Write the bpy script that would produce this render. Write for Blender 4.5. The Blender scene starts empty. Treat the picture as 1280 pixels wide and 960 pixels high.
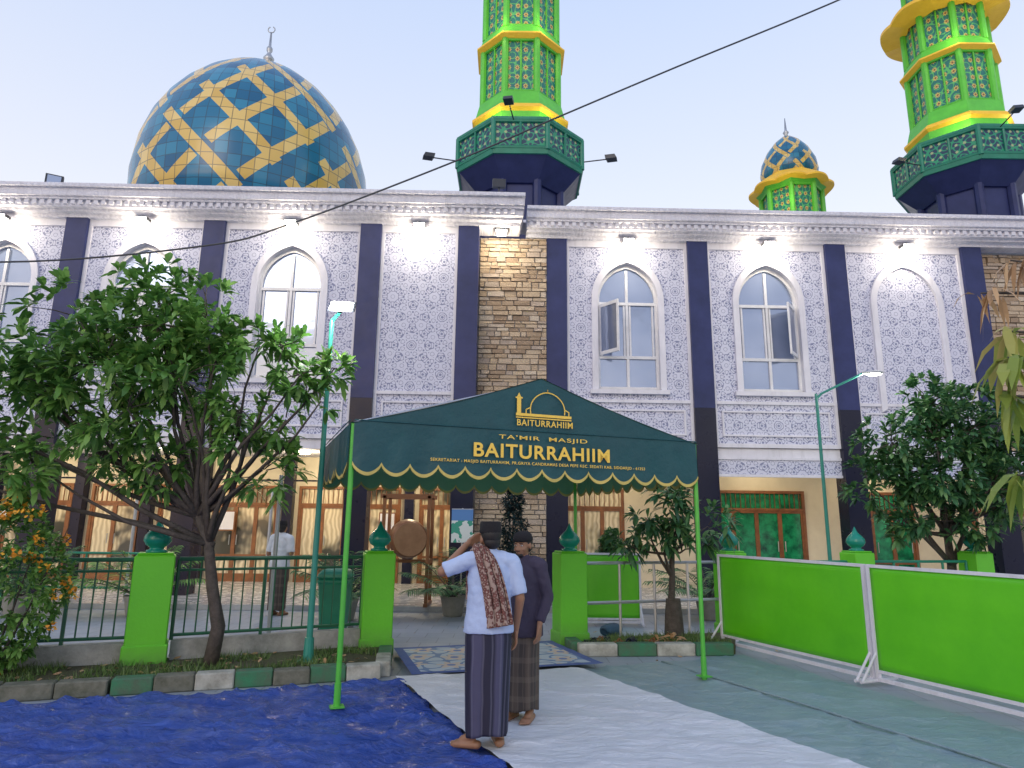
import bpy, math, random
from mathutils import Vector, Matrix, noise
random.seed(11)
PI=math.pi
R=random.random
def U(a,b): return a+(b-a)*random.random()
scene=bpy.context.scene
COL=scene.collection

# ---------------------------------------------------------------- node helpers
class N:
    def __init__(s,mat): s.nt=mat.node_tree; s.n=s.nt.nodes; s.l=s.nt.links
    def new(s,t,**k):
        x=s.n.new(t)
        for a,b in k.items(): setattr(x,a,b)
        return x
    def put(s,sock,val):
        if isinstance(val,bpy.types.NodeSocket): s.l.new(val,sock)
        else:
            if hasattr(val,'__len__') and len(val)==3 and sock.type=='RGBA': val=(*val,1)
            sock.default_value=val
    def m(s,op,a,b=None,c=None):
        x=s.new('ShaderNodeMath',operation=op); s.put(x.inputs[0],a)
        if b is not None: s.put(x.inputs[1],b)
        if c is not None: s.put(x.inputs[2],c)
        return x.outputs[0]
    def mix(s,f,a,b,mode='MIX'):
        x=s.new('ShaderNodeMix',data_type='RGBA',blend_type=mode)
        s.put(x.inputs[0],f); s.put(x.inputs[6],a); s.put(x.inputs[7],b)
        return x.outputs[2]
    def obj(s):
        return s.new('ShaderNodeTexCoord').outputs['Object']
    def xyz(s,v):
        x=s.new('ShaderNodeSeparateXYZ'); s.l.new(v,x.inputs[0]); return x.outputs
    def noise(s,v,scale,detail=4,rough=.6,dist=0):
        x=s.new('ShaderNodeTexNoise'); s.l.new(v,x.inputs['Vector'])
        x.inputs['Scale'].default_value=scale; x.inputs['Detail'].default_value=detail
        x.inputs['Roughness'].default_value=rough; x.inputs['Distortion'].default_value=dist
        return x.outputs['Fac']
    def ramp(s,f,stops):
        x=s.new('ShaderNodeValToRGB'); s.put(x.inputs[0],f)
        e=x.color_ramp.elements
        while len(e)<len(stops): e.new(.5)
        for i,(p,c) in enumerate(stops):
            e[i].position=p; e[i].color=(*c,1) if len(c)==3 else c
        return x.outputs[0]
    def bump(s,h,st,dist=.01):
        x=s.new('ShaderNodeBump'); s.l.new(h,x.inputs['Height'])
        x.inputs['Strength'].default_value=st; x.inputs['Distance'].default_value=dist
        return x.outputs[0]
def newmat(name):
    m=bpy.data.materials.new(name); m.use_nodes=True
    n=N(m); p=n.n['Principled BSDF']
    return m,n,p
def M(name,c,c2=None,sc=3,rough=.6,bump=0,bsc=40,metal=0,emit=None,es=0,spec=.5,bd=.01):
    m,n,p=newmat(name)
    o=n.obj()
    if c2 is None: c2=tuple(x*.78 for x in c)
    f=n.ramp(n.noise(o,sc,6,.65),[(.3,(0,0,0)),(.7,(1,1,1))])
    n.put(p.inputs['Base Color'],n.mix(f,c,c2))
    n.put(p.inputs['Roughness'],n.m('MULTIPLY_ADD',n.noise(o,sc*2.3,3),.25,rough-.12))
    p.inputs['Metallic'].default_value=metal
    p.inputs['Specular IOR Level'].default_value=spec
    if bump: n.put(p.inputs['Normal'],n.bump(n.noise(o,bsc,5),bump,bd))
    if emit:
        p.inputs['Emission Color'].default_value=(*emit,1); p.inputs['Emission Strength'].default_value=es
    return m
def patt(n,u,v,k):
    a=n.m('COSINE',n.m('MULTIPLY',u,k)); b=n.m('COSINE',n.m('MULTIPLY',v,k))
    c=n.m('COSINE',n.m('MULTIPLY',n.m('ADD',u,v),k*.7071)); d=n.m('COSINE',n.m('MULTIPLY',n.m('SUBTRACT',u,v),k*.7071))
    return n.m('ADD',n.m('ADD',a,b),n.m('ADD',c,d))
def flower(n,u,v,s,r0=.30,pet=8,amp=.07):
    fu=n.m('SUBTRACT',n.m('FRACT',n.m('MULTIPLY',u,1/s)),.5); fv=n.m('SUBTRACT',n.m('FRACT',n.m('MULTIPLY',v,1/s)),.5)
    r=n.m('SQRT',n.m('ADD',n.m('MULTIPLY',fu,fu),n.m('MULTIPLY',fv,fv)))
    th=n.m('ARCTAN2',fv,fu)
    lim=n.m('MULTIPLY_ADD',n.m('COSINE',n.m('MULTIPLY',th,pet)),amp,r0)
    return r,n.m('LESS_THAN',r,lim)

# ---------------------------------------------------------------- mesh builder
class B:
    def __init__(s): s.v=[];s.f=[];s.m=[]
    def add(s,vs,fs,m=0):
        o=len(s.v); s.v+=[tuple(x) for x in vs]
        s.f+=[tuple(i+o for i in f) for f in fs]; s.m+=[m]*len(fs)
    def box(s,x0,x1,y0,y1,z0,z1,m=0):
        s.add([(x0,y0,z0),(x1,y0,z0),(x1,y1,z0),(x0,y1,z0),(x0,y0,z1),(x1,y0,z1),(x1,y1,z1),(x0,y1,z1)],
              [(0,3,2,1),(4,5,6,7),(0,1,5,4),(1,2,6,5),(2,3,7,6),(3,0,4,7)],m)
    def obox(s,c,X,Y,Z,m=0):
        c=Vector(c);X=Vector(X);Y=Vector(Y);Z=Vector(Z)
        s.add([c+a*X+b*Y+d*Z for a,b,d in [(-1,-1,-1),(1,-1,-1),(1,1,-1),(-1,1,-1),(-1,-1,1),(1,-1,1),(1,1,1),(-1,1,1)]],
              [(0,3,2,1),(4,5,6,7),(0,1,5,4),(1,2,6,5),(2,3,7,6),(3,0,4,7)],m)
    def seg(s,p0,p1,w,z0,z1,m=0):
        p0=Vector((p0[0],p0[1],0));p1=Vector((p1[0],p1[1],0));d=(p1-p0);L=d.length;d.normalize();q=Vector((-d.y,d.x,0))
        s.obox((p0+p1)/2+Vector((0,0,(z0+z1)/2)),d*L/2,q*w/2,Vector((0,0,(z1-z0)/2)),m)
    def tube(s,pts,rads,n=8,m=0):
        pts=[Vector(p) for p in pts]
        if not hasattr(rads,'__len__'): rads=[rads]*len(pts)
        vs=[];fs=[];ref=Vector((0.13,.27,1)).normalized()
        for i,p in enumerate(pts):
            t=(pts[min(i+1,len(pts)-1)]-pts[max(i-1,0)])
            if t.length<1e-9: t=Vector((0,0,1))
            t.normalize(); rr=ref if abs(t.dot(ref))<.93 else Vector((1,0.1,0))
            a=t.cross(rr).normalized(); b=t.cross(a)
            for k in range(n):
                an=2*PI*k/n; vs.append(p+(a*math.cos(an)+b*math.sin(an))*rads[i])
        for i in range(len(pts)-1):
            for k in range(n):
                k2=(k+1)%n; fs.append((i*n+k,i*n+k2,(i+1)*n+k2,(i+1)*n+k))
        fs.append(tuple(range(n))[::-1]); fs.append(tuple((len(pts)-1)*n+k for k in range(n)))
        s.add(vs,fs,m)
    def cyl(s,p0,p1,r0,r1=None,n=12,m=0):
        s.tube([p0,p1],[r0,r0 if r1 is None else r1],n,m)
    def lathe(s,c,prof,n=24,m=0,rot=0,sx=1,sy=1):
        vs=[];fs=[]
        for z,r in prof:
            r=max(r,1e-4)
            for k in range(n):
                a=rot+2*PI*k/n; vs.append((c[0]+r*sx*math.cos(a),c[1]+r*sy*math.sin(a),c[2]+z))
        for i in range(len(prof)-1):
            for k in range(n):
                k2=(k+1)%n; fs.append((i*n+k,i*n+k2,(i+1)*n+k2,(i+1)*n+k))
        fs.append(tuple(range(n))[::-1]); fs.append(tuple((len(prof)-1)*n+k for k in range(n)))
        s.add(vs,fs,m)
    def ell(s,c,r,m=0,n=12,rot=None):
        vs=[];fs=[];c=Vector(c);k=n//2+2
        for i in range(k+1):
            ph=-PI/2+PI*i/k
            for j in range(n):
                th=2*PI*j/n
                q=Vector((r[0]*math.cos(ph)*math.cos(th),r[1]*math.cos(ph)*math.sin(th),r[2]*math.sin(ph)))
                if rot is not None: q=rot@q
                vs.append(c+q)
        for i in range(k):
            for j in range(n):
                j2=(j+1)%n; fs.append((i*n+j,i*n+j2,(i+1)*n+j2,(i+1)*n+j))
        s.add(vs,fs,m)
    def cap(s,p0,p1,r0,r1,m=0):
        s.cyl(p0,p1,r0,r1,10,m); s.ell(p0,(r0,)*3,m,10); s.ell(p1,(r1,)*3,m,10)
    def build(s,name,mats,parent=None,smooth=False,loc=None,rz=0):
        me=bpy.data.meshes.new(name); me.from_pydata(s.v,[],s.f)
        if not isinstance(mats,(list,tuple)): mats=[mats]
        for x in mats: me.materials.append(x)
        me.polygons.foreach_set('material_index',s.m)
        if smooth: me.polygons.foreach_set('use_smooth',[True]*len(s.f))
        me.update(); ob=bpy.data.objects.new(name,me); COL.objects.link(ob)
        if parent: ob.parent=parent
        if loc: ob.location=loc
        ob.rotation_euler[2]=rz
        return ob
def empty(name,loc=(0,0,0),rz=0,parent=None,sc=1):
    e=bpy.data.objects.new(name,None); COL.objects.link(e); e.location=loc; e.rotation_euler[2]=rz; e.scale=(sc,)*3
    e.empty_display_size=.2
    if parent: e.parent=parent
    return e
def light(name,kind,loc,energy,color,parent=None,size=.1,rot=None,**k):
    l=bpy.data.lights.new(name,kind); l.energy=energy; l.color=color
    if kind in('POINT','SPOT'): l.shadow_soft_size=size
    if kind=='AREA': l.size=size
    for a,b in k.items(): setattr(l,a,b)
    o=bpy.data.objects.new(name,l); COL.objects.link(o); o.location=loc
    if rot: o.rotation_euler=rot
    if parent: o.parent=parent
    return o

# ---------------------------------------------------------------- materials
def mk_lattice():
    m,n,p=newmat('white_lattice'); o=n.obj(); x=n.xyz(o)
    s=patt(n,x[0],x[2],47.0)
    s2=n.m('ABSOLUTE',n.m('SUBTRACT',s,-.75))
    hole=n.m('LESS_THAN',s2,.46)
    core=n.m('GREATER_THAN',s,2.2)
    h=n.m('MAXIMUM',hole,core)
    st=n.noise(o,.7,6,.7)
    w=n.mix(st,(.68,.69,.82),(.52,.54,.68))
    n.put(p.inputs['Base Color'],n.mix(h,w,n.mix(st,(.17,.19,.33),(.25,.27,.42))))
    p.inputs['Roughness'].default_value=.6
    n.put(p.inputs['Normal'],n.bump(n.m('SUBTRACT',1,h),.5,.02))
    return m
LAT=mk_lattice()
def mk_white(name='white_plaster',orn=True):
    m,n,p=newmat(name); o=n.obj(); x=n.xyz(o)
    st=n.noise(o,.8,6,.7)
    cb=n.new('ShaderNodeMapping'); n.l.new(o,cb.inputs['Vector']); cb.inputs['Scale'].default_value=(3.5,3.5,.35)
    st2=n.noise(cb.outputs[0],1.6,5,.7)
    c=n.mix(n.ramp(st,[(.35,(0,0,0)),(.75,(1,1,1))]),(.74,.74,.82),(.58,.58,.66))
    c=n.mix(n.ramp(st2,[(.5,(0,0,0)),(.8,(.5,.5,.5))]),c,(.34,.34,.38))
    p.inputs['Roughness'].default_value=.6
    if orn:
        s=n.m('ABSOLUTE',patt(n,x[0],x[2],48.0)); hh=n.m('LESS_THAN',s,.5)
        c=n.mix(n.m('MULTIPLY',hh,.22),c,(.36,.37,.48))
        n.put(p.inputs['Normal'],n.bump(s,.35,.01))
    n.put(p.inputs['Base Color'],c)
    return m
CORN=mk_white('carved_cornice',True); WHITE=mk_white('white_paint',False)
NAVY=M('navy_tile',(.030,.040,.14),(.018,.026,.09),2,.4,spec=.3)
BLACKT=M('black_tile',(.010,.012,.035),None,2,.3,spec=.3)
CREAM=M('cream_wall',(.72,.64,.48),(.60,.52,.38),1.5,.6)
FLOORT=M('floor_tile',(.45,.46,.47),(.36,.38,.40),3,.25)
WOOD=M('brown_wood',(.26,.10,.035),(.15,.055,.02),6,.4)
ALU=M('white_window_frame',(.74,.75,.80),None,3,.35)
DARK=M('dark_metal',(.03,.035,.05),None,4,.4)
STEEL=M('steel',(.5,.52,.55),None,5,.35,metal=.6)
ROOFC=M('roof_concrete',(.35,.35,.36),None,1,.8,bump=.3)
def mk_glass():
    m,n,p=newmat('reflective_glass'); o=n.obj()
    n.put(p.inputs['Base Color'],n.mix(n.noise(o,.8,2),(.44,.50,.66),(.20,.26,.40)))
    p.inputs['Metallic'].default_value=.65; p.inputs['Roughness'].default_value=.07
    n.put(p.inputs['Normal'],n.bump(n.noise(o,1.2,2),.2,.06))
    return m
GLASS=mk_glass()
def mk_pane():
    m,n,p=newmat('curtained_pane'); o=n.obj(); x=n.xyz(o)
    fo=n.m('MULTIPLY_ADD',n.m('SINE',n.m('MULTIPLY',n.m('ADD',x[0],n.m('MULTIPLY',n.noise(o,2,2),.25)),55.0)),.5,.5)
    c=n.mix(fo,(.74,.66,.48),(.48,.40,.27))
    c=n.mix(n.ramp(n.noise(o,.9,3),[(.48,(0,0,0)),(.58,(1,1,1))]),c,(.07,.07,.06))
    n.put(p.inputs['Base Color'],c); p.inputs['Roughness'].default_value=.1
    return m
GLASSW=mk_pane()
GCURT=M('green_curtain',(.02,.34,.14),(.004,.05,.03),5,.12)
LAMP=M('lamp_lens',(1,1,1),None,3,.3,emit=(1,.97,.88),es=25)
WARM=M('warm_lens',(1,.9,.7),None,3,.3,emit=(1,.86,.6),es=9)
YGLOW=M('yellow_glow_trim',(.80,.52,.05),(.70,.42,.03),4,.5,emit=(1,.5,.03),es=.14)  # faint glow put into rings and eaves alike; the eaves are no lamps
BGREEN=M('bright_green_paint',(.12,.60,.05),(.09,.48,.04),3,.45)
LGREEN=M('lime_green_paint',(.13,.60,.012),(.09,.49,.01),1.6,.35,bump=.15,bsc=4,bd=.02)
TEALG=M('teal_green_paint',(.015,.24,.15),(.01,.17,.11),3,.4)
FGREEN=M('fence_green_paint',(.02,.13,.06),(.012,.08,.045),5,.45)
LAMPG=M('lamp_post_paint',(.03,.27,.22),None,4,.4)
POLEG=M('pole_green_paint',(.10,.52,.06),(.07,.38,.05),4,.35)
def mk_stone():
    m,n,p=newmat('stone_cladding'); o=n.obj()
    g=n.new('ShaderNodeNewGeometry').outputs['Random Per Island']
    c=n.ramp(g,[(0,(.32,.23,.16)),(.3,(.50,.38,.26)),(.6,(.62,.50,.36)),(.85,(.46,.38,.32)),(1,(.68,.59,.47))])
    n.put(p.inputs['Base Color'],n.mix(n.noise(o,14,5),c,n.mix(.5,c,(.22,.16,.11))))
    p.inputs['Roughness'].default_value=.8
    n.put(p.inputs['Normal'],n.bump(n.noise(o,25,6),.7,.03))
    return m
STONE=mk_stone()
def mk_minpanel():
    m,n,p=newmat('minaret_lattice'); o=n.obj(); x=n.xyz(o)
    u=n.m('MULTIPLY',n.m('ARCTAN2',x[1],x[0]),1.35); v=x[2]
    s=n.m('ABSOLUTE',patt(n,u,v,22.0))
    ln=n.m('LESS_THAN',s,.6)
    c=n.mix(ln,(.014,.17,.16),(.10,.46,.15))
    r,f=flower(n,u,v,.3,.24,8,.07)
    c=n.mix(f,c,(.66,.48,.13))
    c=n.mix(n.m('LESS_THAN',r,.12),c,(.25,.10,.05))
    n.put(p.inputs['Base Color'],c); p.inputs['Roughness'].default_value=.4
    n.put(p.inputs['Normal'],n.bump(ln,.5,.02))
    return m
MINP=mk_minpanel()
def mk_rail():
    m,n,p=newmat('balcony_lattice'); o=n.obj(); x=n.xyz(o)
    u=n.m('MULTIPLY',n.m('ARCTAN2',x[1],x[0]),1.9); v=x[2]
    s=n.m('ABSOLUTE',patt(n,u,v,28.0)); ln=n.m('LESS_THAN',s,.8)
    c=n.mix(ln,(.010,.045,.095),(.02,.30,.15))
    r,f=flower(n,u,v,.22,.18,6,.05)
    c=n.mix(f,c,(.38,.46,.24))
    n.put(p.inputs['Base Color'],c); p.inputs['Roughness'].default_value=.4
    return m
RAILP=mk_rail()
def mk_dome(Nn=12,per=2.1,rad=4.0,tile=.40,bw=.25,off=0.0):
    m,n,p=newmat('dome_tiles'); o=n.obj(); x=n.xyz(o)
    u=n.m('MULTIPLY',n.m('ARCTAN2',x[1],x[0]),1/(2*PI)); v=x[2]
    uu=n.m('MULTIPLY',u,float(Nn)); vv=n.m('MULTIPLY',v,1/per)
    a=n.m('ADD',n.m('ADD',uu,vv),40.2+off); b=n.m('ADD',n.m('SUBTRACT',uu,vv),40.2-off)
    fa=n.m('LESS_THAN',n.m('FRACT',a),bw); fb=n.m('LESS_THAN',n.m('FRACT',b),bw)
    # woven strips: every strip is cut short beside one in three crossings
    ga=n.m('LESS_THAN',n.m('FRACT',n.m('MULTIPLY_ADD',b,1/3,.1)),.87); gb=n.m('LESS_THAN',n.m('FRACT',n.m('MULTIPLY_ADD',a,1/3,.55)),.87)
    y=n.m('MAXIMUM',n.m('MULTIPLY',fa,ga),n.m('MULTIPLY',fb,gb))
    tu=n.m('MULTIPLY',u,2*PI*rad/tile); tv=n.m('MULTIPLY',v,1/tile)
    cb=n.new('ShaderNodeCombineXYZ'); n.put(cb.inputs[0],n.m('FLOOR',tu)); n.put(cb.inputs[1],n.m('FLOOR',tv))
    wn=n.new('ShaderNodeTexWhiteNoise',noise_dimensions='2D'); n.l.new(cb.outputs[0],wn.inputs['Vector'])
    rnd=wn.outputs['Value']
    teal=n.ramp(rnd,[(0,(.012,.11,.23)),(.5,(.018,.17,.31)),(1,(.04,.25,.40))])
    yel=n.ramp(rnd,[(0,(.66,.43,.10)),(1,(.80,.58,.20))])
    c=n.mix(y,teal,yel)
    gr=n.m('MAXIMUM',n.m('LESS_THAN',n.m('FRACT',tu),.07),n.m('LESS_THAN',n.m('FRACT',tv),.07))
    c=n.mix(n.m('MULTIPLY',gr,.65),c,(.03,.05,.07))
    n.put(p.inputs['Base Color'],c); p.inputs['Roughness'].default_value=.22
    n.put(p.inputs['Normal'],n.bump(rnd,.2,.02))
    return m
DOME=mk_dome(); DOME2=mk_dome(8,.9,1.1,.22,.25,.2)
def mk_leaf(name,stops,tr=.25):
    m,n,p=newmat(name)
    g=n.new('ShaderNodeNewGeometry').outputs['Random Per Island']
    o=n.obj()
    f=n.m('ADD',n.m('MULTIPLY',g,.6),n.m('MULTIPLY',n.noise(o,1.3,2),.5))
    c=n.ramp(f,stops)
    n.put(p.inputs['Base Color'],c); p.inputs['Roughness'].default_value=.42
    t=n.new('ShaderNodeBsdfTranslucent'); n.put(t.inputs[0],c)
    mx=n.new('ShaderNodeMixShader'); mx.inputs[0].default_value=tr
    out=n.n['Material Output']
    n.l.new(p.outputs[0],mx.inputs[1]); n.l.new(t.outputs[0],mx.inputs[2]); n.l.new(mx.outputs[0],out.inputs[0])
    return m
LEAF=mk_leaf('green_leaves',[(.15,(.04,.12,.025)),(.4,(.09,.23,.045)),(.65,(.17,.36,.075)),(.95,(.32,.52,.14))],.35)
LEAFD=mk_leaf('dark_leaves',[(.2,(.022,.08,.035)),(.55,(.055,.17,.06)),(.9,(.16,.32,.10))])
LEAFB=mk_leaf('bluish_needles',[(.2,(.012,.03,.035)),(.9,(.04,.08,.08))])
LEAFY=mk_leaf('yellowish_leaves',[(.2,(.14,.24,.04)),(.6,(.34,.42,.08)),(.9,(.50,.40,.14))],.35)
LEAFO=mk_leaf('dry_leaves',[(.2,(.35,.20,.10)),(.9,(.65,.42,.22))])
FLW=mk_leaf('orange_petals',[(.2,(.75,.25,.02)),(.9,(.95,.55,.06))],.2)
BARK=M('bark',(.10,.085,.075),(.05,.042,.036),12,.85,bump=.8,bsc=30,bd=.02)
def mk_ground():
    m,n,p=newmat('paving'); o=n.obj()
    br=n.new('ShaderNodeTexBrick'); n.l.new(o,br.inputs['Vector']); br.offset=.5
    for k,v in (('Scale',1.0),('Mortar Size',.006),('Brick Width',.4),('Row Height',.4)): br.inputs[k].default_value=v
    br.inputs['Color1'].default_value=(.36,.40,.46,1); br.inputs['Color2'].default_value=(.30,.35,.41,1); br.inputs['Mortar'].default_value=(.18,.2,.22,1)
    d=n.ramp(n.noise(o,.7,7,.7),[(.3,(0,0,0)),(.75,(1,1,1))])
    n.put(p.inputs['Base Color'],n.mix(n.m('MULTIPLY',d,.5),br.outputs['Color'],(.22,.25,.27)))
    n.put(p.inputs['Roughness'],n.m('MULTIPLY_ADD',n.noise(o,2,4),.5,.3))
    n.put(p.inputs['Normal'],n.bump(n.noise(o,60,5),.25,.005))
    return m
PAVE=mk_ground()
def mk_tarp(name,c1,c2,rough=.35,streak=.5,bs=.9,bd=.03,dirt_sheen=(.3,.32,.35),da=.3):
    m,n,p=newmat(name); o=n.obj()
    mp=n.new('ShaderNodeMapping'); n.l.new(o,mp.inputs['Vector']); mp.inputs['Rotation'].default_value=(0,0,-.5); mp.inputs['Scale'].default_value=(1,2.6,1)
    big=n.ramp(n.noise(o,1.1,6,.7,.8),[(.3,(0,0,0)),(.72,(1,1,1))])
    fine=n.ramp(n.noise(mp.outputs[0],3.2,8,.75,2.5),[(.48,(0,0,0)),(.72,(1,1,1))])
    c=n.mix(big,c1,c2); c=n.mix(n.m('MULTIPLY',fine,streak),c,tuple(min(1,q*1.45+.06) for q in c1))  # lighter streaks paint ripple highlights into the colour
    du=n.ramp(n.noise(o,2.4,9,.8,.4),[(.52,(0,0,0)),(.75,(1,1,1))])
    c=n.mix(n.m('MULTIPLY',du,da),c,dirt_sheen)  # patch tint: dirt on white, sheen put into the colour on blue
    n.put(p.inputs['Base Color'],c); n.put(p.inputs['Roughness'],n.m('MULTIPLY_ADD',fine,.2,rough))
    h=n.m('ADD',n.m('MULTIPLY',n.noise(mp.outputs[0],2.6,8,.68,2.2),1.0),n.m('MULTIPLY',n.noise(o,9,4,.6,1.0),.3))
    n.put(p.inputs['Normal'],n.bump(h,bs,bd))
    return m
TBLUE=mk_tarp('blue_tarp',(.030,.085,.44),(.05,.13,.54),.16,.45,1.0,.10,(.26,.32,.55),.5)
TWHITE=mk_tarp('white_tarp',(.74,.77,.84),(.64,.68,.76),.45,.10,.8,.06,(.42,.46,.52),.3)
TGREY=mk_tarp('grey_green_tarp',(.20,.30,.34),(.27,.37,.40),.32,.30,.7,.05,(.13,.24,.36),.6)
def mk_rug():
    m,n,p=newmat('patterned_rug'); o=n.obj(); x=n.xyz(o)
    s=patt(n,x[0],x[1],22.0); a=n.m('LESS_THAN',n.m('ABSOLUTE',s),.7)
    r,f=flower(n,x[0],x[1],.42,.3,6,.1)
    c=n.mix(a,(.46,.54,.62),(.12,.22,.42)); c=n.mix(f,c,(.62,.50,.40)); c=n.mix(n.m('LESS_THAN',r,.12),c,(.10,.18,.45))
    n.put(p.inputs['Base Color'],n.mix(n.m('MULTIPLY',n.noise(o,3,5),.35),c,(.4,.42,.45)))
    p.inputs['Roughness'].default_value=.9
    n.put(p.inputs['Normal'],n.bump(n.noise(o,150,3),.5,.005))
    return m
RUG=mk_rug()
RUGB=M('rug_border',(.06,.10,.30),(.10,.15,.34),8,.9)
SOIL=M('soil',(.10,.085,.06),(.07,.09,.03),4,.95,bump=1,bsc=25,bd=.05)
GRASSM=mk_leaf('grass_blades',[(.2,(.05,.11,.03)),(.9,(.18,.28,.08))])
KG=M('kerb_green',(.03,.20,.10),(.08,.12,.08),7,.7,bump=.5)
KW=M('kerb_white',(.55,.56,.52),(.20,.20,.17),6,.75,bump=.5)
KD=M('kerb_weathered',(.20,.20,.17),(.07,.08,.055),8,.85,bump=.6)
CONC=M('stained_concrete',(.40,.41,.40),(.17,.18,.17),4,.85,bump=.5)
CANV=M('green_canvas',(.006,.078,.092),(.005,.058,.072),2,.5,bump=.45,bsc=4,bd=.05)
CANVIN=M('canvas_lining',(.22,.42,.22),(.16,.36,.2),2,.6)
GOLD=M('gold_print',(.90,.62,.10),(.85,.55,.08),8,.5)
TRIM=M('gold_trim',(.62,.50,.14),None,8,.6)
def skinmat(c): return M('skin',c,tuple(q*.8 for q in c),9,.5,bump=.15,bsc=80,bd=.003)
SKIN=skinmat((.30,.155,.09)); HAIR=M('black_hair',(.012,.010,.010),None,30,.6,bump=.6,bsc=200,bd=.003)
CAPM=M('black_velvet',(.010,.009,.012),None,30,.9)
EYEW=M('eye_white',(.6,.58,.55),None,3,.3)
def cloth(name,c,c2=None,sc=3,b=.5): return M(name,c,c2,sc,.85,bump=b,bsc=9,bd=.03)
SHB=cloth('light_blue_shirt',(.44,.54,.76),(.38,.48,.72))
SHD=cloth('dark_plum_shirt',(.050,.040,.075),(.035,.03,.055))
SHW=cloth('white_shirt',(.62,.66,.72))
def mk_sarong(name,a,b,c,k1=26,k2=9,stripe_only=False):
    m,n,p=newmat(name); o=n.obj(); x=n.xyz(o)
    th=n.m('ADD',n.m('ARCTAN2',x[1],x[0]),n.m('MULTIPLY',n.noise(o,2,2),.35))
    s1=n.m('MULTIPLY_ADD',n.m('SINE',n.m('MULTIPLY',th,float(k2))),.5,.5)
    s1b=n.m('GREATER_THAN',n.m('SINE',n.m('MULTIPLY',th,float(k2*2.5))),.8)
    col=n.mix(n.ramp(s1,[(.45,(0,0,0)),(.8,(1,1,1))]),a,b); col=n.mix(n.m('MULTIPLY',s1b,.35),col,c)
    if not stripe_only:
        s2=n.m('GREATER_THAN',n.m('SINE',n.m('MULTIPLY',x[2],float(k1*2))),.6); col=n.mix(n.m('MULTIPLY',s2,.35),col,c)
    n.put(p.inputs['Base Color'],n.mix(n.m('MULTIPLY',n.noise(o,8,4),.4),col,a)); p.inputs['Roughness'].default_value=.7
    n.put(p.inputs['Normal'],n.bump(n.noise(o,300,2),.3,.003))
    return m
SAR1=mk_sarong('dark_striped_sarong',(.012,.012,.035),(.07,.07,.14),(.18,.18,.26),26,5,True)
SAR2=mk_sarong('brown_plaid_sarong',(.045,.036,.034),(.09,.068,.055),(.17,.14,.11),20,8)
def mk_scarf():
    m,n,p=newmat('patterned_scarf'); o=n.obj()
    vo=n.new('ShaderNodeTexVoronoi'); n.l.new(o,vo.inputs['Vector']); vo.inputs['Scale'].default_value=34
    c=n.ramp(vo.outputs['Distance'],[(.15,(.40,.33,.28)),(.3,(.18,.06,.05)),(.5,(.10,.035,.03)),(.65,(.34,.25,.21))])
    n.put(p.inputs['Base Color'],c); p.inputs['Roughness'].default_value=.9
    return m
SCARF=mk_scarf()

# ---------------------------------------------------------------- world, sun, camera
w=bpy.data.worlds.new('World'); scene.world=w; w.use_nodes=True
wt=w.node_tree; bg=wt.nodes['Background']
SE=math.radians(9); SR=math.radians(200)
sky=wt.nodes.new('ShaderNodeTexSky'); sky.sky_type='NISHITA'; sky.sun_disc=False; sky.sun_elevation=SE; sky.sun_rotation=SR
sky.air_density=1.2; sky.dust_density=1.5
tc=wt.nodes.new('ShaderNodeTexCoord'); sp=wt.nodes.new('ShaderNodeSeparateXYZ'); wt.links.new(tc.outputs['Generated'],sp.inputs[0])
rp=wt.nodes.new('ShaderNodeValToRGB'); wt.links.new(sp.outputs[2],rp.inputs[0])
e=rp.color_ramp.elements
while len(e)<4: e.new(.5)
for i,(q,c) in enumerate([(0,(.84,.77,.80)),(.38,(.80,.81,.90)),(.68,(.56,.66,.90)),(1,(.36,.47,.80))]):
    e[i].position=q; e[i].color=(*c,1)
sc1=wt.nodes.new('ShaderNodeMix'); sc1.data_type='RGBA'; sc1.blend_type='ADD'; sc1.inputs[0].default_value=1
ml=wt.nodes.new('ShaderNodeMix'); ml.data_type='RGBA'; ml.blend_type='MULTIPLY'; ml.inputs[0].default_value=1
ml.inputs[7].default_value=(.05,.05,.05,1)
wt.links.new(sky.outputs[0],ml.inputs[6]); wt.links.new(ml.outputs[2],sc1.inputs[6]); wt.links.new(rp.outputs[0],sc1.inputs[7])
wt.links.new(sc1.outputs[2],bg.inputs[0]); bg.inputs[1].default_value=1.0
fill=light('dusk_fill','SUN',(-10,-20,20),.5,(1,.93,.88)); fill.data.angle=math.radians(25)  # soft fill added from behind the camera to brighten the facade
fill.rotation_euler=Vector((.35,1,-.55)).to_track_quat('-Z','Y').to_euler()

cam=bpy.data.cameras.new('Camera'); co=bpy.data.objects.new('Camera',cam); COL.objects.link(co); scene.camera=co
cam.sensor_width=36; cam.lens=830/1280*36; cam.clip_end=2000; cam.clip_start=.05
co.matrix_world=Matrix.Translation((0,0,1.6))@Matrix.Rotation(math.radians(101.9),4,'X')@Matrix.Rotation(math.radians(.68),4,'Z')
scene.view_settings.view_transform='Standard'; scene.view_settings.look='None'; scene.view_settings.exposure=0

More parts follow.
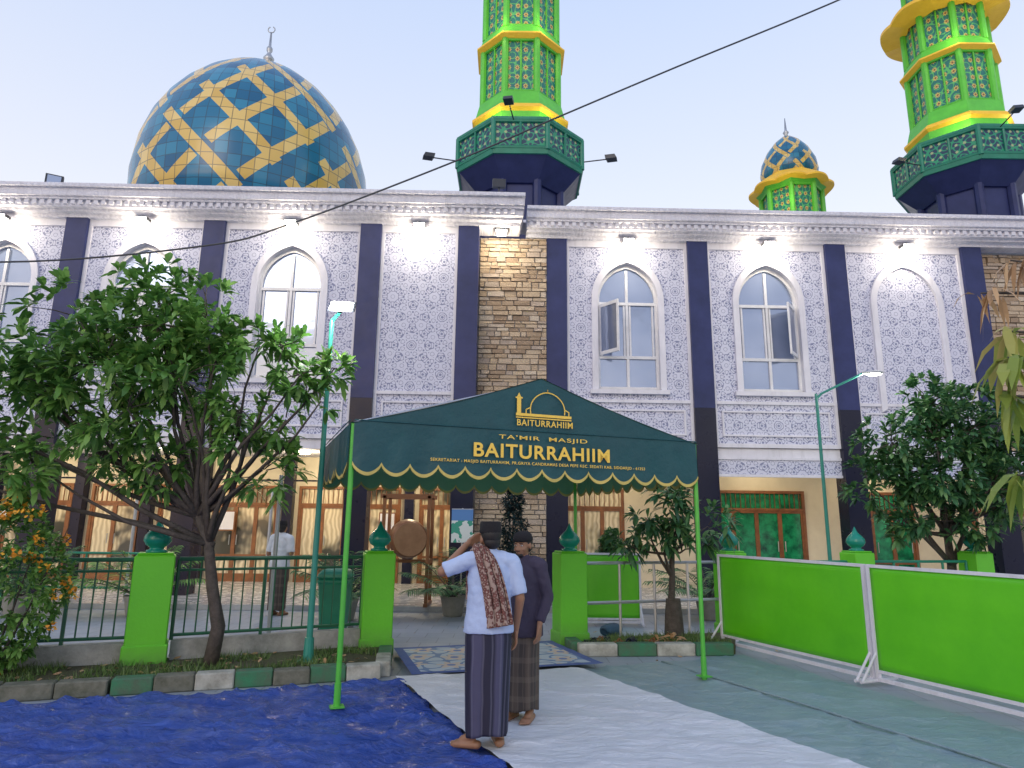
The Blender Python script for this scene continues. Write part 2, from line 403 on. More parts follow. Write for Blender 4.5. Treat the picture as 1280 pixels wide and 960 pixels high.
# ---------------------------------------------------------------- ground
g=B(); g.add([(-600,-600,0),(600,-600,0),(600,900,0),(-600,900,0)],[(0,1,2,3)]); g.build('ground',PAVE)
def sheet(name,c,nx,ny,z,amp,mat,fr=1.5,seed=0,edge=.0,an=1.0,border=None):
    c=[Vector((*q,0)) for q in c]; b=B(); vs=[];fs=[]
    for j in range(ny+1):
        v=j/ny
        for i in range(nx+1):
            u=i/nx; p=(c[0]*(1-u)+c[1]*u)*(1-v)+(c[3]*(1-u)+c[2]*u)*v
            wx=p.x+.35*noise.noise(Vector((p.x*.9,p.y*.9,seed+7))); wy=p.y+.35*noise.noise(Vector((p.x*.9,p.y*.9,seed+17)))
            rx_=wx*.94+wy*.34; ry_=(wy*.94-wx*.34)*an
            q=Vector((rx_*fr+seed,ry_*fr,seed))
            a=1-abs(noise.noise(q))*2.6; a2=1-abs(noise.noise(q*2.3+Vector((5,1,0))))*2.6
            h=max(0,a)**3*amp+max(0,a2)**3*amp*.6+noise.noise(q*.6)*amp*.3+amp*.3
            if edge:
                e_=noise.noise(Vector((p.x*2+seed,p.y*2,3)))*edge
                if i in(0,nx) : p.x+=e_
                if j in(0,ny) : p.y+=e_
            vs.append((p.x,p.y,z+max(0,h)))
    b.v=vs
    for j in range(ny):
        for i in range(nx):
            k=j*(nx+1)+i; b.f.append((k,k+1,k+nx+2,k+nx+1)); b.m.append(1 if border and (i<2 or j<2 or i>=nx-2 or j>=ny-2) else 0)
    return b.build(name,[mat,border] if border else mat,smooth=True)
sheet('blue_tarpaulin',[(-9,4.55),(-1.12,7.25),(1.5,1.6),(-9,1.2)],260,170,.005,.045,TBLUE,1.5,3,.07,1.8)
sheet('white_tarpaulin',[(-1.14,7.22),(.75,7.74),(4.1,1.6),(1.45,1.6)],80,150,.058,.014,TWHITE,1.2,9,.04,1.3)
sheet('grey_tarpaulin',[(.72,7.9),(2.95,8.85),(5.7,1.6),(4.0,1.6)],80,150,.008,.020,TGREY,1.1,5,.04,1.6)
sheet('patterned_rug',[(-1.43,8.74),(.57,9.4),(1.07,7.93),(-.99,7.27)],40,30,.075,.006,RUG,1,2,0,1,RUGB)
b=B()
t=.45
p0=Vector((.95+(1.9)*t,8.0+.75*t)); p1=Vector((4.1+1.4*t,2.0)); pp=[]
for i in range(31):
    q=p0.lerp(p1,i/30); pp.append((q.x+.03*noise.noise(Vector((i*.4,0,0))),q.y,.034))
b.tube(pp,.011,6)
b.build('tarpaulin_seam',TGREY,None,True)

# ---------------------------------------------------------------- mosque building
mosque=empty('mosque',(0,15,0),math.radians(1.2))
def arch(wd,zs,zsp,za,n=14):
    h=za-zsp; Rr=(h*h+wd*wd)/(2*wd); pts=[(wd,zs),(wd,zsp)]
    for i in range(1,n+1):
        z=h*math.sin(PI/2*i/n); pts.append((max(0,math.sqrt(max(0,Rr*Rr-z*z))-(Rr-wd)),zsp+z))
    pts[-1]=(0,za); return pts
def wallarch(b,xl,xr,z0,z1,cx,y,pts,m):
    def q(xa,xb,za,zb):
        b.add([(xa,y,za),(xb,y,za),(xb,y,zb),(xa,y,zb)],[(0,1,2,3)],m)
    q(xl,xr,z0,pts[0][1]); 
    for (w0,a),(w1,c) in zip(pts,pts[1:]):
        b.add([(xl,y,a),(cx-w0,y,a),(cx-w1,y,c),(xl,y,c)],[(0,1,2,3)],m)
        b.add([(cx+w0,y,a),(xr,y,a),(xr,y,c),(cx+w1,y,c)],[(0,1,2,3)],m)
    q(xl,xr,pts[-1][1],z1)
def archring(b,cx,pin,pout,yf,yb,m):
    for sg in(-1,1):
        for i in range(len(pin)-1):
            a=(cx+sg*pin[i][0],pin[i][1]);c=(cx+sg*pin[i+1][0],pin[i+1][1]);d=(cx+sg*pout[i+1][0],pout[i+1][1]);e_=(cx+sg*pout[i][0],pout[i][1])
            b.add([(a[0],yf,a[1]),(c[0],yf,c[1]),(d[0],yf,d[1]),(e_[0],yf,e_[1])],[(0,1,2,3)],m)
            b.add([(a[0],yf,a[1]),(c[0],yf,c[1]),(c[0],yb,c[1]),(a[0],yb,a[1])],[(0,1,2,3)],m)
            b.add([(e_[0],yf,e_[1]),(d[0],yf,d[1]),(d[0],yb,d[1]),(e_[0],yb,e_[1])],[(0,1,2,3)],m)
wall=B(); win=B()
ZB,ZT=3.36,8.32
PW=.24
def trims(xl,xr,y):
    for za,zb in((ZB,ZB+.09),(4.36,4.43),(8.16,8.32)): wall.box(xl,xr,y-.05,y+.01,za,zb,1)
    for xa in(xl,xr-.07): 
        wall.box(xa,xa+.07,y-.046,y+.01,ZB+.09,4.36,1); wall.box(xa,xa+.07,y-.046,y+.01,4.43,8.16,1)
    # inner raised border of the low panel
    for za,zb in((3.62,3.66),(4.17,4.21)): wall.box(xl+.22,xr-.22,y-.035,y+.01,za,zb,1)
    for xa in(xl+.18,xr-.22): wall.box(xa,xa+.04,y-.035,y+.01,3.62,4.21,1)
def bay(xl,xr,y,kind,opened=0):
    cx=(xl+xr)/2
    if kind=='win':
        pi=arch(.72,4.68,6.85,7.78); po=arch(.86,4.60,6.85,8.0)
        wallarch(wall,xl,xr,ZB,ZT,cx,y,pi,0)
        archring(wall,cx,pi,po,y-.06,y+.002,1)
        archring(wall,cx,[(a*.999,z) for a,z in pi],pi,y-.055,y+.2,1)
        wall.box(cx-.92,cx+.92,y-.10,y+.0,4.56,4.66,1)
        g_=y+.14
        pts=pi
        for (w0,a),(w1,c) in zip(pts,pts[1:]):
            win.add([(cx-w0,g_,a),(cx+w0,g_,a),(cx+w1,g_,c),(cx-w1,g_,c)],[(0,1,2,3)],0)
        fr=arch(.66,4.74,6.85,7.68); archring(win,cx,fr,pi,g_-.05,g_,1)
        win.box(cx-.70,cx+.70,g_-.055,g_,4.68,4.75,1)
        for z in(5.46,6.78): win.box(cx-.68,cx+.68,g_-.052,g_,z-.035,z+.035,1)
        win.box(cx-.03,cx+.03,g_-.048,g_,4.74,7.62,1)
        # sash edges
        for s_ in(-1,1):
            win.box(cx+s_*.61-.02,cx+s_*.61+.02,g_-.035,g_,5.50,6.74,1); win.box(cx+s_*.07-.02,cx+s_*.07+.02,g_-.035,g_,5.50,6.74,1)
        if opened:
            hx=cx-.66 if opened<0 else cx+.66; sg=1 if opened<0 else -1
            d=Vector((sg*.55,-.72,0)).normalized(); q=Vector((-d.y,d.x,0))
            W=.6
            for f0,f1,z0,z1 in((0,.08,5.5,6.74),(.92,1,5.5,6.74),(.08,.92,5.5,5.58),(.08,.92,6.66,6.74)):
                win.obox(Vector((hx,g_-.06,(z0+z1)/2))+d*W*(f0+f1)/2,d*W*(f1-f0)/2,q*.02,Vector((0,0,(z1-z0)/2)),1)
            win.obox(Vector((hx,g_-.06,6.12))+d*W*.5,d*W*.42,q*.005,Vector((0,0,.54)),0)
    else:
        wall.add([(xl,y,ZB),(xr,y,ZB),(xr,y,ZT),(xl,y,ZT)],[(0,1,2,3)],0)
        if kind=='blind':
            pi=arch(.74,4.3,6.85,7.8); po=arch(.88,4.22,6.85,8.0); archring(wall,cx,pi,po,y-.07,y,1)
            wall.add([(cx-.74,y-.02,4.3),(cx+.74,y-.02,4.3),(cx+.74,y-.02,6.85),(cx-.74,y-.02,6.85)],[(0,1,2,3)],0)
    trims(xl,xr,y)
    return cx
YL,YR=-.6,0.
def pil(x,y,z0=0.1):
    wall.box(x-PW,x+PW,y-.14,y+.3,4.25,8.32,2); wall.box(x-PW,x+PW,y-.14,y+.3,z0,4.247,3)
pl=[-16.3,-13.15,-9.97,-6.86,-3.29,-1.05]; pr=[1.03,4.42,7.77,11.12]
for x in pl: pil(x,YL)
for x in pr: pil(x,YR)
pil(15.6,YR)
floods=[]
for a,c,k,o in((-16.3,-13.15,'win',0),(-13.15,-9.97,'win',0),(-9.97,-6.86,'win',0),(-6.86,-3.29,'win',0),(-3.29,-1.05,'flat',0)):
    floods.append((bay(a+PW,c-PW,YL,k,o),YL))
for a,c,k,o in((1.03,4.42,'win',-1),(4.42,7.77,'win',1),(7.77,11.12,'blind',0)):
    floods.append((bay(a+PW,c-PW,YR,k,o),YR))
floods.append((-.3,-.35))
wall.box(-16.6,0.1,.2,14,8.3,8.45,4); wall.box(.1,16,.2,14,8.28,8.44,4)
wall.box(-16.7,-16.55,-.55,14,0,8.3,1); wall.box(15.85,16,.05,14,0,8.3,1); wall.box(-16.5,15.8,13.8,14,0,8.28,1)
wall.box(-16.5,-.85,-.58,-.3,3.14,3.355,1); wall.box(.9,15.8,.02,.3,3.14,3.355,1)
wall.box(-16.5,-.8,-.3,2.6,3.25,3.34,1); wall.box(.8,15.8,.3,2.0,3.25,3.34,1)
wall.box(11.36,15.4,.35,.5,3.36,8.3,4); wall.box(-16.5,-.82,.35,.4,3.36,8.25,4)
wall.box(.82,11.3,.32,.37,3.36,8.25,4)
wall.add([(1.27,.01,2.75),(15.4,.01,2.75),(15.4,.01,3.14),(1.27,.01,3.14)],[(0,1,2,3)],0)
wall.box(1.27,15.4,-.02,.04,2.70,2.76,1); wall.box(1.27,15.4,-.02,.05,3.09,3.15,1)
wall.build('upper_facade',[LAT,WHITE,NAVY,BLACKT,ROOFC],mosque); win.build('windows',[GLASS,ALU],mosque)
st=B()
def stones(x0,x1,y,z0,z1):
    z=z0
    while z<z1-.02:
        h=min(U(.07,.15),z1-z); x=x0-U(0,.2)
        while x<x1:
            L=U(.12,.42); a=max(x,x0);c=min(x+L,x1)
            if c-a>.03: 
                d=U(.0,.05); j=U(-.006,.006)
                st.add([(a+.005,y+.05,z+.004),(c-.005,y+.05,z+.004+j),(c-.005,y+.05,z+h-.004),(a+.005,y+.05,z+h-.004+j),
                        (a+.012,y-.03-d,z+.010),(c-.012,y-.03-d-U(-.01,.01),z+.010+j),(c-.012,y-.03-d-U(-.01,.01),z+h-.010),(a+.012,y-.03-d,z+h-.010+j)],
                       [(4,5,6,7),(0,1,5,4),(1,2,6,5),(2,3,7,6),(3,0,4,7)])
            x+=L
        z+=h
stones(-.80,.79,-.12,.1,8.28); stones(11.37,15.35,.25,3.36,8.28)
st.build('stone_cladding',STONE,mosque)
b=B(); b.box(-.82,.80,-.12,.3,.1,8.25); b.box(11.36,15.36,.27,.34,3.36,8.27); b.build('stone_mortar',ROOFC,mosque)
c=B()
def corn(x0,x1,y,dz=0):
    prof=[(8.32,8.40,.16),(8.40,8.46,.30),(8.46,8.60,.42),(8.60,8.66,.50),(8.66,8.84,.56),(8.84,8.92,.64)]
    for za,zb,pj in prof: c.box(x0,x1+(pj*.2),y-pj,y+.4,za+dz,zb+dz,0)
    x=x0+.05
    while x<x1-.1:
        c.box(x,x+.09,y-.475,y-.415,8.50+dz,8.595+dz,1); x+=.17
corn(-16.8,.1,YL); corn(.3,16.4,YR,.0)
c.box(-16.7,.1,-.3,.6,8.93,9.0,1); c.box(.12,16.3,.3,1.,8.93,9.0,1)
c.build('cornice',[CORN,WHITE],mosque)
f=B()
for i,(x,y) in enumerate(floods):
    f.box(x-.14,x+.14,y-.36,y-.18,8.20,8.27,0); f.box(x-.11,x+.11,y-.34,y-.20,8.175,8.205,1); f.box(x-.02,x+.02,y-.28,y-.24,8.26,8.33,0)
    f.box(x-.12,x+.12,y-.368,y-.362,8.19,8.255,1)
    light('facade_floodlight','POINT',(x,y-.42,8.0),46,(1,.86,.62),mosque,.10)
f.build('facade_lamps',[DARK,LAMP],mosque)
gf=B()
gf.box(-16.5,16,-2.2,2.6,.004,.10,1)
gf.box(-16.5,-.9,2.6,2.75,.1,3.25,0); gf.box(.9,15.8,2.0,2.15,.1,3.25,0)
for s_ in((-.98,-.9),(.9,.98)): gf.box(s_[0],s_[1],-.1,2.6,.1,3.2,0)
gf.build('ground_floor_walls',[CREAM,FLOORT],mosque)
dr=B()
def door(x,wd,y,h=2.45,pane=1,leaves=2):
    f0=.07
    dr.box(x,x+f0,y-.08,y,.1,h); dr.box(x+wd-f0,x+wd,y-.08,y,.1,h); dr.box(x+f0,x+wd-f0,y-.08,y,h-f0,h); dr.box(x+f0,x+wd-f0,y-.075,y,2.0,2.06)
    lw=(wd-2*f0)/leaves
    for i in range(leaves):
        a=x+f0+i*lw
        dr.box(a,a+.05,y-.06,y,.1,2.0); dr.box(a+lw-.05,a+lw,y-.06,y,.1,2.0)
        dr.box(a+.05,a+lw-.05,y-.06,y,.1,.3); dr.box(a+.05,a+lw-.05,y-.058,y,.72,.77); dr.box(a+.05,a+lw-.05,y-.06,y,1.94,2.0)
        dr.box(a+.05,a+lw-.05,y-.03,y-.005,.3,.72,pane); dr.box(a+.05,a+lw-.05,y-.03,y-.005,.77,1.94,pane)
        dr.cyl((a+(lw-.09 if i%2==0 else .09),y-.09,1.0),(a+(lw-.09 if i%2==0 else .09),y-.09,1.25),.012,None,6,3)
    k=int(wd/.12)
    for i in range(1,k): dr.box(x+wd*i/k-.006,x+wd*i/k+.006,y-.05,y,2.06,h-f0)
    dr.box(x+f0,x+wd-f0,y-.02,y-.004,2.06,h-f0,pane)
x=-16
k=0
while x<-2:
    wd=(1.25,.9,1.7)[k%3]; door(x,wd,2.6,2.5,1,(2,1,3)[k%3]); 
    dr.box(x+wd+.12,x+wd+.36,2.35,2.6,.1,3.25,4)
    x+=wd+.48; k+=1
door(1.3,1.6,2.0,2.5,1,3); door(5.0,2.5,2.0,2.5,2,4); door(8.6,1.7,2.0,2.5,2,3); door(11.8,1.7,2.0,2.5,1)
# dark picture rail
dr.box(-16.4,-2.0,2.585,2.6,2.62,2.66,4)
# framed notice boards between the doors
for x in(-12.9,-7.35,-3.3): 
    dr.box(x,x+.42,2.33,2.35,1.35,1.85,0); dr.box(x+.03,x+.39,2.325,2.33,1.38,1.82,5)
dr.build('doors',[WOOD,GLASSW,GCURT,STEEL,BLACKT,WHITE],mosque)
lf=B()
for x in(-14.5,-11.2,-8,-4.9,-2.2,2.6,6.2,9.4,12.8):
    y=.9; lf.lathe((x,y,3.17),[(0,.13),(.04,.15),(.08,.15)],16)
    light('veranda_lamp','POINT',(x,y,3.0),75 if x<0 else 26,(1,.82,.52),mosque,.12)
lf.build('veranda_lamps',WARM,mosque)

# ---------------------------------------------------------------- big dome
dm=empty('mosque_dome',(-9.32,22,0))
prof0=[(11.0,3.82),(12.0,3.92),(12.9,3.96),(14.0,3.84),(14.9,3.58),(15.6,3.25),(16.2,2.87),(16.8,2.37),(17.3,1.82),(17.7,1.26),(18.0,.76),(18.2,.38),(18.32,.05)]
b=B(); b.lathe((0,0,0),prof0,96); b.build('dome_shell',DOME,dm,True)
b=B(); b.lathe((0,0,0),[(8.4,3.8),(10.7,3.8),(10.72,4.1),(10.95,4.1),(11.05,3.98),(11.05,3.7)],48,0); b.build('drum',WHITE,dm)
b=B(); b.lathe((0,0,18.2),[(0,.30),(.10,.26),(.14,.14),(.25,.1),(.36,.18),(.46,.2),(.58,.12),(.7,.06),(.8,.11),(.9,.11),(1.0,.05),(1.6,.03)],16)
b.tube([(.0+.13*math.cos(a),0,19.92+.13*math.sin(a)) for a in [PI*.65+i*PI*1.7/12 for i in range(13)]],.022,6)
b.build('finial',STEEL,dm,True)

# ---------------------------------------------------------------- minarets
def octa(b,z0,r0,z1,r1,m): b.lathe((0,0,0),[(z0,r0),(z1,r1)],8,m,PI/8)
def frames(b,r,z0,z1,m,pr=.085):
    for k in range(8):
        a=PI/8+k*PI/4; x,y=r*math.cos(a),r*math.sin(a)
        b.cyl((x,y,z0),(x,y,z1),pr,None,8,m)
        a2=a+PI/4; x2,y2=r*math.cos(a2),r*math.sin(a2)
        for z in(z0+.06,z1-.06): b.cyl((x,y,z),(x2,y2,z),.055,None,6,m)
def spotfix(b,p,d,m=0):
    p=Vector(p);d=Vector(d).normalized(); e_=p+d*.8
    b.cyl(p,e_,.018,None,6,m); q=Vector((-d.y,d.x,0)); b.obox(e_+Vector((0,0,.02)),d*.14,q*.12,Vector((0,0,.06))-d*.03,m)
BR=12.98
def minaret(loc,dz=0):
    e_=empty('minaret',loc)
    b=B()
    octa(b,7.5,1.22,11.7,1.22,0)
    for k in range(8):
        a=PI/8+k*PI/4; b.cyl((1.25*math.cos(a),1.25*math.sin(a),7.5),(1.25*math.cos(a),1.25*math.sin(a),11.6),.13,None,8,0)
    octa(b,11.45,1.3,12.0,1.86,0); octa(b,12.0,1.92,12.15,1.95,2)
    b.build('dark_shaft',[NAVY,NAVY,TEALG],e_)
    b=B()
    for k in range(8):
        a=PI/8+k*PI/4; a2=a+PI/4; r=1.9
        p=[(r*math.cos(a),r*math.sin(a)),(r*math.cos(a2),r*math.sin(a2))]
        b.add([(*p[0],12.15),(*p[1],12.15),(*p[1],BR),(*p[0],BR)],[(0,1,2,3)])
    b.build('balcony_panels',RAILP,e_)
    b=B(); frames(b,1.92,12.12,BR+.05,0,.07); octa(b,BR+.02,1.97,BR+.10,1.97,0); 
    for k in range(8):
        a=k*PI/4; r=1.92*math.cos(PI/8); b.cyl((r*math.cos(a),r*math.sin(a),12.15),(r*math.cos(a),r*math.sin(a),BR),.04,None,6,0)
    b.build('balcony_frame',TEALG,e_)
    b=B(); 
    octa(b,12.15,1.3,13.8,1.3,0); octa(b,14.3,1.18,16.1,1.16,0); octa(b,16.5,1.14,18.0+dz,1.12,0); octa(b,18.5+dz,1.0,20.6+dz,.98,0)
    b.build('lattice_panels',MINP,e_)
    b=B(); frames(b,1.32,12.3,13.8,0); frames(b,1.2,14.3,16.12,0,.10); frames(b,1.16,16.5,18+dz,0,.10); frames(b,1.02,18.5+dz,20.6+dz,0,.08)
    octa(b,BR+.1,1.38,13.6,1.42,0); octa(b,13.83,1.42,14.3,1.30,0); octa(b,16.22,1.32,16.5,1.24,0)
    for k in range(8):
        a=k*PI/4
        for (za,zb,rr) in((14.3,16.1,1.18),(16.5,18+dz,1.14)):
            r=rr*math.cos(PI/8)+.01; 
            b.cyl((r*math.cos(a),r*math.sin(a),za),(r*math.cos(a),r*math.sin(a),zb),.03,None,6,0)
    b.build('green_frame',BGREEN,e_)
    b=B(); octa(b,13.68,1.52,13.76,1.52,0); octa(b,13.76,1.50,13.83,1.44,0); octa(b,13.6,1.42,13.68,1.52,0); octa(b,16.06,1.28,16.13,1.42,0); octa(b,16.13,1.42,16.18,1.42,0); octa(b,16.18,1.40,16.22,1.34,0)
    # scalloped flared eave
    vs=[];fs=[];n=96
    for k in range(n):
        a=2*PI*k/n; oc=math.cos(PI/8)/math.cos((a%(PI/4))-PI/8)
        s_=abs(math.sin(4*a))
        for r,z in((1.15,17.75),(1.15,18.5),(1.75+.22*s_,17.90+.10*s_),(1.75+.22*s_,17.80+.10*s_)):
            vs.append((r*oc*math.cos(a),r*oc*math.sin(a),z+dz))
    for k in range(n):
        k2=(k+1)%n
        for i,j in((1,2),(2,3),(3,0)): fs.append((k*4+i,k2*4+i,k2*4+j,k*4+j))
    b.add(vs,fs); octa(b,20.55+dz,1.2,20.8+dz,1.35,0)
    b.build('yellow_trim',YGLOW,e_)
    b=B(); b.lathe((0,0,20.8+dz),[(0,.95),(.5,1.05),(1.1,.95),(1.7,.6),(2.1,.2),(2.3,.03)],32,0); b.build('cap_dome',DOME2,e_,True)
    b=B(); b.cyl((0,0,23+dz),(0,0,24+dz),.04,.02,8); 
    for a in(-2.75,-.4,PI*1.5-.1): spotfix(b,(1.95*math.cos(a),1.95*math.sin(a),12.9 if a>0 else 12.35),(math.cos(a),math.sin(a)*.6,0))
    b.build('spotlights',DARK,e_)
    for a in(-2.1,-1.0): light('minaret_uplight','POINT',(1.78*math.cos(a),1.78*math.sin(a),13.2),24,(1,.85,.4),e_,.08)
    for a in(-2.0,-1.1): light('minaret_uplight','POINT',(1.62*math.cos(a),1.62*math.sin(a),16.45),14,(1,.85,.4),e_,.08)
    return e_
minaret((.15,18,-.62),1.9); minaret((14.1,19,0))
e_=empty('minaret',(10.88,24,0))
b=B(); octa(b,8.4,1.05,14.4,1.05,0); b.build('lattice_panels',MINP,e_)
b=B(); frames(b,1.1,12,14.4,0,.10); octa(b,14.35,1.15,14.5,1.3,0); b.build('green_frame',BGREEN,e_)
b=B(); vs=[];fs=[];n=96
for k in range(n):
    a=2*PI*k/n; s_=abs(math.sin(4*a)); oc=math.cos(PI/8)/math.cos((a%(PI/4))-PI/8)
    for r,z in((1.0,14.45),(1.0,15.05),(1.45+.24*s_,14.52+.06*s_),(1.45+.24*s_,14.45+.06*s_)): vs.append((r*oc*math.cos(a),r*oc*math.sin(a),z))
for k in range(n):
    k2=(k+1)%n
    for i,j in((1,2),(2,3),(3,0)): fs.append((k*4+i,k2*4+i,k2*4+j,k*4+j))
b.add(vs,fs); b.build('yellow_eave',YGLOW,e_)
b=B(); b.lathe((0,0,0),[(14.9,1.0),(15.3,1.08),(15.7,1.02),(16.2,.8),(16.6,.5),(16.85,.22),(16.95,.05)],40); b.build('dome_shell',DOME2,e_,True)
b=B(); b.lathe((0,0,16.85),[(0,.12),(.15,.06),(.25,.12),(.35,.05),(.9,.015)],10); b.build('finial',STEEL,e_,True)
light('minaret_uplight','POINT',(-.8,-1.5,13.6),16,(1,.85,.4),e_,.08)

b=B(); b.box(-.17,.17,-.05,.05,.18,.44,0); b.box(-.13,.13,-.065,-.05,.21,.41,1); b.cyl((0,0,0),(0,0,.2),.02,None,6,0); b.build('roof_floodlight',[DARK,GLASS],None,loc=(-10.35,13.7,8.72),rz=.5)
b=B(); b.box(-.15,.15,-.05,.05,.1,.30,0); b.cyl((0,0,0),(0,0,.12),.02,None,6,0); b.build('roof_floodlight',[DARK,GLASS],None,loc=(-.35,13.9,9.0),rz=.1)

# ---------------------------------------------------------------- cables
b=B()
def cable(pts,r=.011):
    P=[Vector(p) for p in pts]; out=[]
    for i in range(len(P)-1):
        p0=P[max(i-1,0)];p1=P[i];p2=P[i+1];p3=P[min(i+2,len(P)-1)]
        for k in range(8):
            t=k/8; out.append(.5*((2*p1)+(-p0+p2)*t+(2*p0-5*p1+4*p2-p3)*t*t+(-p0+3*p1-3*p2+p3)*t**3))
    out.append(P[-1]); b.tube(out,r,6)
cable([(-14,8,5.6),(-9.5,8,4.95),(-6.56,8,4.8),(-4.0,8,5.05),(-2.9,8,5.37),(-.88,8,6.25),(.55,8,6.95),(2.2,8,7.75),(4.82,8,9.0),(8,8,10.7),(12,8,13)],.012)
cable([(3,7,10.5),(5.2,7,9.0),(6.0,7,8.7),(8,7,8.2),(12,7,7.8)],.012)
b.build('overhead_cable',DARK)

# ---------------------------------------------------------------- canopy tent
TL=3.76; TD=3.0; ang=math.radians(20.9)
tent=empty('canopy_tent',(-1.46,6.1,0),ang)
b=B()
for x,y in((0,0),(TL,0),(0,TD),(TL,TD)):
    b.cyl((x,y,.012),(x,y,2.5),.024,None,12); b.box(x-.06,x+.06,y-.06,y+.06,.058,.068); b.cyl((x,y,.03),(x,y,.25),.030,None,12)
b.build('poles',POLEG,tent,False)
b=B()
for y in(.03,TD-.03):
    b.cyl((0,y,2.48),(TL,y,2.48),.018,None,8); b.cyl((0,y,2.5),(TL/2,y,3.04),.018,None,8); b.cyl((TL,y,2.5),(TL/2,y,3.04),.018,None,8); b.cyl((TL/2,y,2.5),(TL/2,y,3.04),.018,None,8)
for x in(0.02,TL-.02): b.cyl((x,0,2.48),(x,TD,2.48),.018,None,8)
b.cyl((TL/2,0,3.04),(TL/2,TD,3.04),.018,None,8); b.build('roof_frame',STEEL,tent)
def ztop(x): 
    t=1-abs(x-TL/2)/(TL/2); return 2.5+.58*t-.03*math.sin(PI*t)
def scal(s_,L,n): return 2.12-.095*abs(math.sin(PI*n*s_/L))**.7
def panel(fn,L,top,n=224,m=0,nsc=14,rows=10):
    vs=[];fs=[];tr=[];tf=[]
    for i in range(n+1):
        s_=L*i/n; bo=scal(s_,L,nsc); tp=top(s_); x,y=fn(s_); nx,ny=fn(None)
        fl=lambda z:(.012*math.sin(s_*7+1)+.010*math.sin(s_*17))*max(0,min(1,(2.5-z)/.4))+.006*noise.noise(Vector((s_*3,z*2,x)))
        for j in range(rows+1):
            z=bo+(tp-bo)*j/rows
            wv=fl(z); vs.append((x+nx*wv,y+ny*wv,z))
        for z in(bo-.008,bo+.024):
            tr.append((x+nx*(fl(z)+.004),y+ny*(fl(z)+.004),z))
    for i in range(n):
        for j in range(rows): k=i*(rows+1)+j; fs.append((k,k+rows+1,k+rows+2,k+1))
        tf.append((i*2,i*2+2,i*2+3,i*2+1))
    cv.add(vs,fs,0); cv.add(tr,tf,1)
    cv.add([(q[0]-nx*.012,q[1]-ny*.012,q[2]) for q in tr],tf,1)
    cv.add([(q[0]-nx*.006,q[1]-ny*.006,q[2]) for q in vs],fs,2)
    # stitched piping where the valance meets the gable
    cv.tube([(fn(L*i/40)[0]+nx*.006,fn(L*i/40)[1]+ny*.006,2.525) for i in range(41)],.006,6,0)
cv=B()
panel(lambda s_:(s_,-.03) if s_ is not None else (0,-1),TL,ztop)
panel(lambda s_:(s_,TD+.03) if s_ is not None else (0,1),TL,ztop)
panel(lambda s_:(-.03,s_) if s_ is not None else (-1,0),TD,lambda q:2.5,176,0,11,4)
panel(lambda s_:(TL+.03,s_) if s_ is not None else (1,0),TD,lambda q:2.5,176,0,11,4)
vs=[];fs=[];nx,ny=60,20
for j in range(ny+1):
    y=-.035+(TD+.07)*j/ny
    for i in range(nx+1):
        x=-.03+(TL+.06)*i/nx; xx=min(max(x,0),TL); sag=.05*math.sin(PI*j/ny)*(math.sin(PI*abs(xx-TL/2)/(TL/2)))
        vs.append((x,y,ztop(xx)+.004-sag))
for j in range(ny):
    for i in range(nx): k=j*(nx+1)+i; fs.append((k,k+1,k+nx+2,k+nx+1))
cv.add(vs,fs,0); cv.add([(q[0],q[1],q[2]-.008) for q in vs],fs,2)
cv.build('canvas',[CANV,TRIM,CANVIN],tent,True)
def text(t,x,z,width,height,off=.012):
    cu=bpy.data.curves.new('lettering','FONT'); cu.body=t; cu.align_x='CENTER'; cu.align_y='CENTER'; cu.size=1; cu.offset=off; cu.extrude=.001
    cu.space_character=1.12
    o=bpy.data.objects.new('lettering',cu); COL.objects.link(o); cu.materials.append(GOLD)
    bpy.context.view_layer.update(); d=o.dimensions
    o.scale=(width/max(d.x,.01),height/max(d.y,.01),1); o.parent=tent; o.location=(x,-.062,z); o.rotation_euler=(PI/2,0,0)
cxm=TL*.505
text("BAITURRAHIIM",cxm,2.300,1.50,.14,.022)
text("TA'MIR  MASJID",cxm,2.445,.98,.055,.006)
text("SEKRETARIAT : MASJID BAITURRAHIM, PR.GRIYA CANDRAMAS DESA PEPE KEC. SEDATI KAB. SIDOARJO - 61253",cxm,2.190,2.35,.038,.008)
text("BAITURRAHIIM",cxm+.01,2.60,.62,.065,.014)
b=B()
def lbar(x0,x1,z0,z1): b.box(cxm+x0,cxm+x1,-.056,-.054,z0,z1)
lbar(-.31,.31,2.650,2.662); lbar(-.31,.31,2.672,2.70); lbar(-.30,-.255,2.70,2.85); lbar(-.315,-.24,2.85,2.865)
b.add([(cxm-.30,-.055,2.866),(cxm-.255,-.055,2.866),(cxm-.278,-.055,2.91)],[(0,1,2)])
def arcl(pts,wd=.011):
    for (x0,z0),(x1,z1) in zip(pts,pts[1:]):
        d=Vector((x1-x0,0,z1-z0)); L=d.length; d.normalize(); q=Vector((-d.z,0,d.x))
        b.obox((cxm+(x0+x1)/2,-.0555,(z0+z1)/2),d*L/2*1.1,Vector((0,.0008,0)),q*wd/2)
dome2=[(.04-.19*math.cos(t*PI/2)*(1+.1*math.sin(PI*t)),2.71+.22*math.sin(t*PI/2)**1.1) for t in [i/12 for i in range(13)]]
arcl([(-.15,2.70)]+dome2+[(.04,2.96)]); arcl([(.08-x,z) for x,z in dome2]+[(.04,2.96)])
arcl([(-.20,2.70),(-.20,2.74),(-.16,2.76)]); arcl([(.28,2.70),(.28,2.74),(.24,2.76)])
b.build('printed_logo',GOLD,tent)

